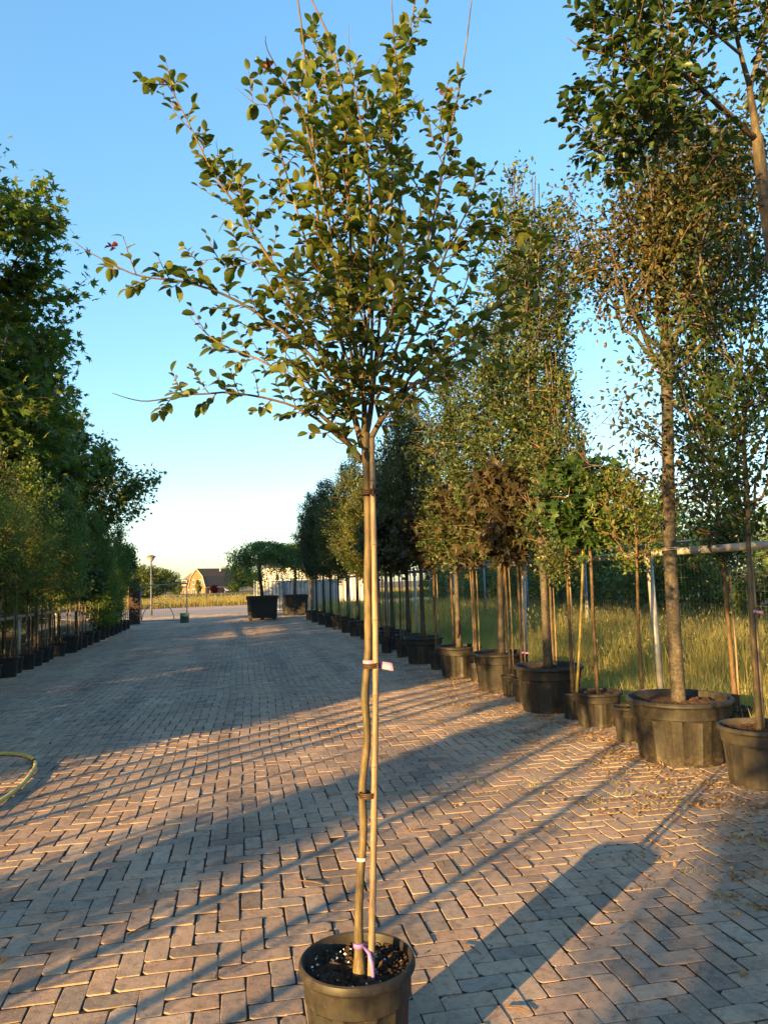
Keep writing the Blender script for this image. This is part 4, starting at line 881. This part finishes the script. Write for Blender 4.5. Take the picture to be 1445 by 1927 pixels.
for i, (x, y, k, s) in enumerate([(-9.2,15.2,'wood',.9),(-9.4,17.8,'wood_b',.95),(-9.3,20.4,'wood',.95),(-9.4,23,'wood_b',.95),(-9.2,25.6,'wood',.95),(-9.4,28.2,'wood_b',.95),(-9.2,30.8,'wood',.95),(-9.0,33.4,'wood_b',.9)]):
    tree('bush', 'low dark bush behind the green fence, %s from the near end' % ORD[i], k, (x, y, 0), i*1.7, (s, s, s*.62), GHL, 'bush')
GHR = 'bushes behind the meadow fence'
rr2 = np.random.default_rng(8)
for i, y in enumerate(np.arange(6.5, 42, 2.9)):
    tree('bush', 'green bush behind the meadow fence, %s from the right edge' % ORD[i], ['wood', 'wood_b'][i % 2], (11.6+rr2.uniform(-.6, .6), y, 0), rr2.uniform(0, 6), rr2.uniform(.9, 1.12), GHR, 'bush')

# ================================================================== MEADOW
def blades(r, X, Y, h, w, lean=.35, z=0.0, mb=None, mat=0):
    n = len(X); a = r.uniform(0, 2*PI, n); b = r.uniform(0, 2*PI, n); l = r.uniform(.1, 1, n)*lean*h
    ax, ay = np.cos(a)*w/2, np.sin(a)*w/2; bx_, by_ = np.cos(b)*l, np.sin(b)*l
    V = np.stack([np.stack([X-ax, Y-ay, np.full(n, z)], -1), np.stack([X+ax, Y+ay, np.full(n, z)], -1),
                  np.stack([X+ax*.8+bx_*.35, Y+ay*.8+by_*.35, z+h*.6], -1), np.stack([X-ax*.8+bx_*.35, Y-ay*.8+by_*.35, z+h*.6], -1),
                  np.stack([X+bx_, Y+by_, z+h], -1)], 1).reshape(-1, 3)
    o = (np.arange(n)*5)[:, None]
    mb.add(V, [np.array([[0,1,2,3]])+o, np.array([[3,2,4]])+o], mat)
rg = np.random.default_rng(4); gm = MB()
n = 90000; Y = 4.0+24*rg.uniform(0, 1, n)**1.35; X = 4.35+7.6*rg.uniform(0, 1, n)**1.15
tall = .30+.42*np.clip((X-4.3)/2.5, 0, 1) + .12*np.sin(X*1.7+Y*.9)
blades(rg, X, Y, tall*rg.uniform(.5, 1.25, n), rg.uniform(.004, .010, n), .5, -.05, gm)
n = 9000; Y = 26+16*rg.uniform(0, 1, n); X = 4.0+8*rg.uniform(0, 1, n); blades(rg, X, Y, rg.uniform(.4, .9, n), rg.uniform(.02, .04, n), .45, -.05, gm)
n = 5200; Y = 4.5+22*rg.uniform(0, 1, n)**1.3; X = 4.8+6.5*rg.uniform(0, 1, n); hs = rg.uniform(.55, 1.1, n)      # seed heads
blades(rg, X, Y, hs, np.full(n, .004), .3, -.05, gm, 1)
m_ = MB(); gm.leaves(T_LANCE, np.stack([X, Y, hs-.16], -1), np.stack([rg.normal(0, .3, n), rg.normal(0, .3, n), np.full(n, 1.0)], -1), rg.normal(0, 1, (n, 3)), rg.uniform(.05, .09, n), 1)
n = 700; Y = 5+18*rg.uniform(0, 1, n); X = 5.0+4.5*rg.uniform(0, 1, n); gm.leaves(T_SMALL, np.stack([X, Y, rg.uniform(.35, .75, n)], -1), rg.normal(0, 1, (n, 3)), np.array([0,0,1.])+rg.normal(0, .3, (n, 3)), rg.uniform(.015, .03, n), 2)
o = gm.build('meadow_grass', [M['grass'], M['goldgrass'], M['daisy']]); tag(o, 'tall flowering meadow grass behind the right row of pots', 'grass', kind='stuff')
gm = MB(); n = 34000; u = rg.uniform(0, 1, n); X = -14+34*u; Y = 62+24*rg.uniform(0, 1, n)**1.3 + .33*X*(X > 0); blades(rg, X, Y, rg.uniform(.25, .70, n), rg.uniform(.018, .042, n), .4, 0, gm)
n = 12000; X = -70+150*rg.uniform(0, 1, n); Y = 84+70*rg.uniform(0, 1, n); blades(rg, X, Y, rg.uniform(.12, .3, n), rg.uniform(.12, .25, n), .4, 0, gm)
o = gm.build('golden_grass', M['goldgrass']); tag(o, 'golden dry grass across the road before the house', 'grass', kind='stuff')

# ================================================================== FAR END
# brick pillar, its courses of bricks
pt = thing('brick_pillar', 'dark brick gate pillar at the far left end of the yard', 'pillar', (-4.75, 35.7, 0))
MB().box((0, 0, .98), (.42, .42, 1.96)).build('core', M['joint'], pt)
bme = MB().box((0, 0, 0), (.205, .10, .058)).mesh('brick'); bme.materials.append(M['darkbrick'])
for k in range(28):
    for (ax, ay, rz) in ((-.112, -.175, 0), (.112, -.175, 0), (.175, .0, PI/2), (-.175, .0, PI/2)):
        sft = .045*(k % 2); link('brick', bme, pt, (ax+(sft if rz == 0 else 0)-.022, ay-(.012 if rz == 0 else 0), .04+k*.069), (0, 0, rz))
MB().box((0, 0, 2.0), (.54, .54, .07)).build('cap_stone', M['darkbrick'], pt)
# gate
gt = thing('wire_gate', 'open wire mesh gate with curved brace beside the pillar', 'gate', (-4.5, 35.9, 0), None, -.06)
L = 2.05; zg = 1.72
for a, b in (((0,0,.1),(0,0,zg+.02)), ((L,0,.05),(L,0,zg+.08)), ((0,0,zg),(L,0,zg+.06)), ((0,0,.12),(L,0,.10))): MB().tube([a, b], .024, 8).build('gate_bar', M['galv_dark'], gt, True)
a = np.linspace(PI*.02, PI*.98, 16); MB().tube(np.stack([.75-.72*np.cos(a), 0*a, .12+.80*np.sin(a)], -1), .018, 8).build('curved_brace', M['galv_dark'], gt, True)
w = MB()
for x in np.arange(.1, L, .10): w.tube([(x, 0, .12), (x, 0, zg+.03)], .003, 3, 0, False)
for z in np.arange(.3, zg, .25): w.tube([(0, 0, z), (L, 0, z)], .003, 3, 0, False)
o = w.build('wire_mesh', M['wire'], gt); o['kind'] = 'stuff'
bt = thing('ballast_box', 'small dark green box at the foot of the gate', 'box', (-2.52, 35.2, 0))
MB().box((0, 0, .21), (.38, .30, .42)).build('body', M['green_box'], bt); MB().box((0, 0, .432), (.42, .34, .02)).build('lid', M['green_box'], bt)
# street lamp
lt = thing('street_lamp', 'street lamp with cone-shaped glass head beyond the gate', 'street lamp', (-5.25, 46.5, 0))
MB().tube([(0,0,0),(0,0,1.0),(0,0,1.02),(0,0,3.2)], [.075,.07,.05,.045], 12).build('pole', M['lamp_post'], lt, True)
MB().lathe([(.05,3.18),(.09,3.22),(.24,3.46)], 20, capb=True).build('glass_head', M['lampglass'], lt, True)
MB().lathe([(.30,3.46),(.31,3.475),(.18,3.56),(.02,3.60)], 20, capb=True, capt=True).build('lamp_cap', M['lamp_post'], lt, True)
# square planters with weeping trees
def planter(name, label, X, Y, w, h, key, rz, sc, group):
    t = thing(name, label, 'planter', (X, Y, 0), group)
    b = MB(); a0, a1 = w*.46, w*.5; zb = .10; c_ = .10*w
    def ringp(s, z):
        return [(-s+c_, -s, z), (s-c_, -s, z), (s, -s+c_, z), (s, s-c_, z), (s-c_, s, z), (-s+c_, s, z), (-s, s-c_, z), (-s, -s+c_, z)]
    V = []
    for s, z in ((a0, zb), (a1*.97, h*.86), (a1*1.03, h*.865), (a1*1.03, h), (a1*.94, h), (a1*.90, h*.8)): V += ringp(s, z)
    b.add(V, [np.array([[i*8+j, i*8+(j+1) % 8, (i+1)*8+(j+1) % 8, (i+1)*8+j] for i in range(5) for j in range(8)]), np.arange(8)[::-1]])
    b.build('container', M['pot'], t)
    MB().add(ringp(a1*.92, h*.9), [np.arange(8)]).build('soil', M['soil'], t)
    for fx in (-.38, 0, .38):
        for fy in (-.36, .36): MB().box((fx*w, fy*w, .05), (.14, .14, .10)).build('foot', M['black'], t)
    if key: put_tree(key, t, (0,0,0), rz, sc)
    return t
def weep(r, n):
    th = r.uniform(0, 2*PI, n); q = r.uniform(0, 1, n)**.6; hang = r.uniform(0, 1, n)**1.3*np.clip(q-.35, 0, 1)*3.0
    R = 1.75*(1+.25*np.sin(2*th+.6)); x = q*R*np.cos(th)+.45*q; y = q*R*np.sin(th); z = 3.62-.55*q*q-hang*.9+.12*np.sin(5*th)*q
    return np.stack([x+.0, y, z], -1)
proto('weeping', 'lf_hedge', 'bark_brown', seed=25, h0=2.6, h1=3.75, R=1.5, prof='globe', limbs=12, clusters=460, per=26, size=.09, tr=.07, cr=.17, up=.2, droop=1.2, sampler=weep, wob=.09, z0=.8, twig=.008)
planter('planter_box', 'large black planter box with arching weeping tree in mid-yard', .95, 34.9, 1.40, 1.10, 'weeping', .5, (1.3, 1.2, .98), 'planter boxes at the far end')
planter('planter_box', 'second black planter box at the end of right row', 2.75, 38.9, 1.25, 1.05, 'weeping', 2.6, (1.2, 1.2, 1.0), 'planter boxes at the far end')
# pale hoarding and hall
GH = 'pale sheet hoarding panels'
for i in range(3):
    t = thing('hoarding_panel', 'pale sheet-metal hoarding panel behind the planters, %s from left' % ORD[i], 'hoarding', (.75+i*1.62, 42.8+.1*i, 0), GH)
    c_ = MB(); k = 28; xs_ = np.linspace(0, 1.56, k); yy = .018*np.sign(np.sin(xs_*2*PI/.2)); V = np.concatenate([np.stack([xs_, yy, np.full(k, .12)], -1), np.stack([xs_, yy, np.full(k, 1.8)], -1)])
    c_.add(V, [np.array([[j, j+1, k+j+1, k+j] for j in range(k-1)])]); o = c_.build('sheet', M['sheet'], t); o.modifiers.new('thick', 'SOLIDIFY').thickness = .004
    for xx in (0, 1.56): MB().tube([(xx, -.05, 0), (xx, -.05, 1.9)], .03, 8).build('post', M['galv_dark'], t, True)
fence_panel('loose wire mesh panel leaning before the pale hoarding', 1.5, 41.6, 2.4, 1.9, -PI/2, 'galv_dark', 'wire', None, (.12, .3), .004, False)
t = thing('white_hall', 'low white hall beyond the right row', 'building', (6.5, 66, 0))
MB().box((0, 0, 1.5), (9, 8, 3.0)).build('wall', M['whitewall'], t); 
rf = MB(); rf.add([(-4.7,-4.2,3.0),(4.7,-4.2,3.0),(4.7,4.2,3.0),(-4.7,4.2,3.0),(-4.7,0,4.1),(4.7,0,4.1)], [np.array([[0,1,5,4],[3,4,5,2]]), np.array([[0,4,3],[1,2,5]]), np.array([[3,2,1,0]])]); rf.build('roof', M['sheet'], t)
for k in range(5): MB().box((-3.6+1.8*k, -4.02, 1.5), (.06, .06, 2.9)).build('panel_joint', M['galv_dark'], t)

# house
HD = 196.0
hp = atY(372, 1120, HD); ht = thing('brick_house', 'brick farmhouse with gambrel roof beyond the golden grass', 'house', (hp[0], HD, -.75), None, math.radians(-50))
w, l = 6.5, 9.5; hw = w/2; ez, kz, rz_ = 2.5, 5.0, 6.9; kx = hw*.72
gable = [(-hw,0,-.3),(hw,0,-.3),(hw,0,ez),(kx,0,kz),(0,0,rz_),(-kx,0,kz),(-hw,0,ez)]
b = MB(); V = gable + [(x, l, z) for x, _, z in gable]; b.add(V, [np.arange(7), np.arange(7, 14)[::-1], np.array([[1,8,9,2],[0,6,13,7]])]); b.build('wall', M['housebrick'], ht)
rf = MB(); ov = .25
pro = [(-hw-.3, ez-.35), (-kx-.05, kz+.05), (0, rz_+.12), (kx+.05, kz+.05), (hw+.3, ez-.35)]; V = []
for (x, z) in pro: V += [(x, -ov, z), (x, l+ov, z)]
for (x, z) in pro: V += [(x*.97, -ov, z-.14), (x*.97, l+ov, z-.14)]
rf.add(V, [np.array([[2*i, 2*i+2, 2*i+3, 2*i+1] for i in range(4)] + [[10+2*i, 11+2*i, 13+2*i, 12+2*i] for i in range(4)] + [[2*i, 10+2*i, 12+2*i, 2*i+2] for i in range(4)] + [[2*i+1, 2*i+3, 13+2*i, 11+2*i] for i in range(4)])])
roof = rf.build('roof', M['rooftile'], ht)
for i in range(4):
    (xa, za), (xb, zb) = pro[i], pro[i+1]; MB().tube([(xa, -ov-.06, za-.05), (xb, -ov-.06, zb-.05)], .13, 4).build('bargeboard', M['cream'], ht)
for s in range(13):   # tile courses on the visible long slope
    for (xa, za), (xb, zb), n_ in ((pro[2], pro[3], 13), (pro[3], pro[4], 13)):
        f = (s+.5)/13; MB().box((xa+(xb-xa)*f+.03, l/2, za+(zb-za)*f+.02), (.07, l+.4, .04)).build('tile_course', M['rooftile'], roof)
MB().box((hw+.36, l/2, ez-.38), (.14, l+.4, .12)).build('gutter', M['white'], ht)
MB().box((1.2, 6.4, rz_-.2), (.25, .25, 1.0)).build('vent_pipe', M['white'], roof)
def hwin(x, y, z, ww, hh, side='g'):
    wdw = MB(); sz_ = (ww, .10, hh) if side == 'g' else (.10, ww, hh); f = MB().box((x, y, z), sz_).build('window', M['white'], ht)
    for k in (-1, 1):
        if side == 'g': MB().box((x+k*ww*.235, y-.04, z), (ww*.40, .08, hh*.84)).build('pane', M['glass'], f)
        else: MB().box((x+.04, y+k*ww*.235, z), (.08, ww*.40, hh*.84)).build('pane', M['glass'], f)
hwin(1.05, -.04, 3.6, 1.5, 1.3); hwin(-1.5, -.04, 3.6, .9, 1.2); hwin(-1.3, -.04, 1.2, 1.6, 1.3); hwin(1.3, -.04, 1.2, 1.5, 1.3)
hwin(hw+.03, 2.0, 1.2, 1.2, 1.1, 's'); hwin(hw+.03, 6.8, 1.2, 1.4, 1.1, 's')
aw = MB(); aw.add([(hw+.1, 5.6, 2.0), (hw+.1, 8.6, 2.0), (hw+1.2, 8.6, 1.1), (hw+1.2, 5.6, 1.1), (hw+.1, 5.6, 1.94), (hw+.1, 8.6, 1.94), (hw+1.2, 8.6, 1.04), (hw+1.2, 5.6, 1.04)], [np.array([[0,3,2,1],[4,5,6,7],[0,4,7,3],[1,2,6,5],[3,7,6,2],[0,1,5,4]])]); aw.build('awning', M['white'], ht)
b = MB(); b.box((-hw-4.0, 4.0, 1.0), (8.0, 5.6, 2.9)); b.build('wing_wall', M['housebrick'], ht)
b = MB(); x0, x1 = -hw-8.4, -hw+1.5; b.add([(x0, .8, 2.35), (x1, .8, 2.35), (x1, 7.2, 2.35), (x0, 7.2, 2.35), (x0+3.4, 4.0, 6.0), (x1, 4.0, 6.0)], [np.array([[0,1,5,4],[2,3,4,5]]), np.array([[3,0,4],[1,2,5]]), np.array([[3,2,1,0]])]); b.build('wing_roof', M['rooftile'], ht)
MB().box((-hw-1.2, 4.0, 6.2), (1.0, .7, 1.3)).build('chimney', M['housebrick'], ht)
dm = MB().box((-hw-3.4, 1.7, 3.5), (2.2, 1.8, 1.4)).build('dormer', M['cream'], ht); MB().box((-hw-3.4, .78, 3.55), (1.8, .08, 1.0)).build('pane', M['glass'], dm)
for k, xx in enumerate((-5.0, -7.6, -9.8)): hwin(xx, 1.15, 1.1, 1.4, 1.2)
GT = 'trees around the house'
def far_tree(label, xp, Y, key, sc, rz, cat='tree', name='tree'):
    p = atY(xp, 1108, Y); return tree(name, label, key, (p[0], Y, 0), rz, sc, GT, cat)
far_tree('broad sunlit tree left of the street lamp', 268, 120, 'broad', (.62, .62, .52), .3)
far_tree('rounded tree just right of the street lamp', 300, 135, 'broad', (.55, .55, .50), 1.3)
far_tree('large dark tree behind the right end of the house roof', 447, 215, 'broad', (1.0, 1.0, .72), 2.3)
far_tree('small tree peeping out right of the planter tree', 480, 260, 'broad', (.8, .8, .6), 3.3)
far_tree('low tree between lamp and house', 308, 215, 'broad', (.55, .55, .40), 4.3)
far_tree('upright green shrub before the house gable', 373, 180, 'shrub', (.75, .75, 1.5), .2, 'shrub', 'shrub')
far_tree('round green shrub at the house left corner', 330, 182, 'shrub', (1.8, 1.8, 1.2), 1.2, 'shrub', 'shrub')
far_tree('wide green shrub right of the awning', 440, 185, 'shrub', (1.6, 1.6, 1.2), 2.2, 'shrub', 'shrub')
far_tree('slim conifer before the house wing', 338, 178, 'shrub', (.6, .6, 1.6), 3.2, 'shrub', 'shrub')
far_tree('low shrub mass left of the lamp post', 272, 95, 'shrub', (2.2, 2.2, 1.0), 3.9, 'shrub', 'shrub')
rs = tree('shrub', 'dark red shrub at the house wall', 'shrub', (atY(403, 1108, 184)[0], 184, 0), 1.0, (1.3, 1.3, .9), GT, 'shrub')
for c_ in rs.children:
    if c_.name.startswith('crown'): c_.material_slots[0].link = 'OBJECT'; c_.material_slots[0].material = M['lf_red']

# ================================================================== SMALL THINGS
hz = [(-20,1418),(0,1419),(30,1420),(55,1425),(67,1436),(62,1452),(38,1480),(0,1508),(-30,1530)]
hp_ = smoothline([gnd(x, y, .022) for x, y in hz], 40); hp_[:, 2] = groundz(hp_[:, 0], hp_[:, 1]) + .021
t = thing('garden_hose', 'yellow garden hose looping onto the bricks at left', 'hose', tuple(hp_[20]*np.array([1,1,0])))
MB().tube(hp_-np.array(t.location), .017, 12).build('hose', M['hose'], t, True)
i0 = int(np.argmin(abs(proj(hp_)[:, 1]-1434)+abs(proj(hp_)[:, 0]-66))); MB().tube(hp_[i0-1:i0+1]-np.array(t.location), .020, 12).build('coupling', M['black'], t, True)
# dry litter along the pots and in the joints
rq = np.random.default_rng(9); lm = MB()
n = 5200; Y = 3.2+19*rq.uniform(0, 1, n)**1.5; X = 3.55-np.abs(rq.normal(0, .42, n)) + .12*np.sin(Y*3)
X = np.where(rq.uniform(0, 1, n) < .28, 3.4+rq.uniform(0, .9, n), X)
n2 = 900; X = np.concatenate([X, rq.normal(2.4, .7, n2)]); Y = np.concatenate([Y, rq.uniform(3.2, 9, n2)]); n += n2
for _ in range(230):
    cy0 = 3.3+13*rq.uniform()**1.5; cx0 = 3.45-abs(rq.normal(0, .55)); k = rq.integers(10, 42); sx_, sy_ = rq.uniform(.03, .14), rq.uniform(.02, .05)
    X = np.concatenate([X, cx0+rq.normal(0, sx_, k)]); Y = np.concatenate([Y, cy0+rq.normal(0, sy_, k)])
n = len(X)
lm.leaves(T_SMALL, np.stack([X, Y, groundz(X, Y)+.004+np.abs(rq.normal(0, .004, n))], -1), np.stack([rq.normal(0, 1, n), rq.normal(0, 1, n), rq.normal(0, .25, n)], -1), np.array([0,0,1.])+rq.normal(0, .35, (n, 3)), rq.uniform(.010, .038, n))
n = 1500; Y = 13+18*rq.uniform(0, 1, n); X = -4.1+np.abs(rq.normal(0, .5, n)); lm.leaves(T_SMALL, np.stack([X, Y, groundz(X, Y)+.006], -1), np.stack([rq.normal(0, 1, n), rq.normal(0, 1, n), rq.normal(0, .2, n)], -1), np.array([0,0,1.])+rq.normal(0, .3, (n, 3)), rq.uniform(.015, .035, n))
o = lm.build('leaf_litter', M['litter']); tag(o, 'brown dry leaf litter scattered along the pots', 'leaf litter', kind='stuff')
# moss and weeds in the joints
wm = MB(); cx_ = []; 
for _ in range(90):
    y = 3.0+rq.uniform(0, 1)**1.3*9; x = 3.3-abs(rq.normal(0, .75)); cx_.append((x, y))
for x, y in cx_:
    k = rq.integers(10, 34); xx = x+rq.normal(0, .045, k); yy = y+rq.normal(0, .022, k); blades(rq, xx, yy, rq.uniform(.008, .030, k), np.full(k, .004), .8, 0.0, wm)
o = wm.build('joint_weeds', M['grass']); tag(o, 'small weeds and moss growing in the brick joints', 'weeds', kind='stuff')
# single leaves and twigs on the near bricks
lmz = []
for k in range(4):
    b_ = MB(); tpl = oval(.22, [.5, -.6, .8, .3][k], .30, .08); b_.add(tpl[0], [np.array(f) for f in tpl[1]]); me = b_.mesh('leaf', True); me.materials.append(M['litter']); lmz.append(me)
spots = [(1070,1767,'largest orange curled leaf on the bricks right of the front pot'),(1150,1757,'yellow leaf fragment just right of the orange curled leaf'),(1305,1828,'pale upright leaf curl on shaded bricks at lower right'),(1410,1833,'flat pale leaf nearest the right edge on shaded bricks'),(1095,1735,'small yellow leaf above the orange curled leaf'),(985,1495,'dry leaf on sunlit bricks midway between front pot and row'),(640,1535,'star-like dry leaf just left of the main stem'),(268,1683,'bright leaf at the edge of the dark shadow band at left'),(18,1810,'bent brown leaf at the left edge of the picture'),(405,1850,'thin curled leaf on bricks left of the front pot'),(1388,1715,'dry leaf in the joints near the weeds at right edge')]
for k, (x, y, lb) in enumerate(spots):
    p = gnd(x, y); o = link('fallen_leaf', lmz[k % 4], None, (p[0], p[1], float(groundz(p[0], p[1]))+.012), (rq.uniform(-.4, .4), rq.uniform(-.4, .4), rq.uniform(0, 6)), rq.uniform(.03, .045))
    tag(o, lb, 'fallen leaf', 'single dry leaves on the near bricks')
tw = [((240,1768),(300,1738),'long dark twig on the bricks at lower left'),((565,1660),(610,1668),'reddish twig on the bricks left of the main stem'),((950,1895),(1000,1905),'thin twig on the bricks right of the front pot'),((870,1775),(905,1795),'dark twig lying in the shadow of the front pot'),((760,1565),(800,1560),'short twig just right of the bamboo cane')]
for k, (a, b, lb) in enumerate(tw):
    p, q = gnd(*a), gnd(*b); m0 = (p+q)/2; zb = float(groundz(m0[0], m0[1]))
    c = MB().tube([(p[0]-m0[0], p[1]-m0[1], .004), (.006, .004, .008), (q[0]-m0[0], q[1]-m0[1], .004)], [.003, .0035, .002], 6)
    o = c.build('fallen_twig', M['twig'], None, True, (m0[0], m0[1], zb+.002)); tag(o, lb, 'twig', 'dry twigs on the near bricks')
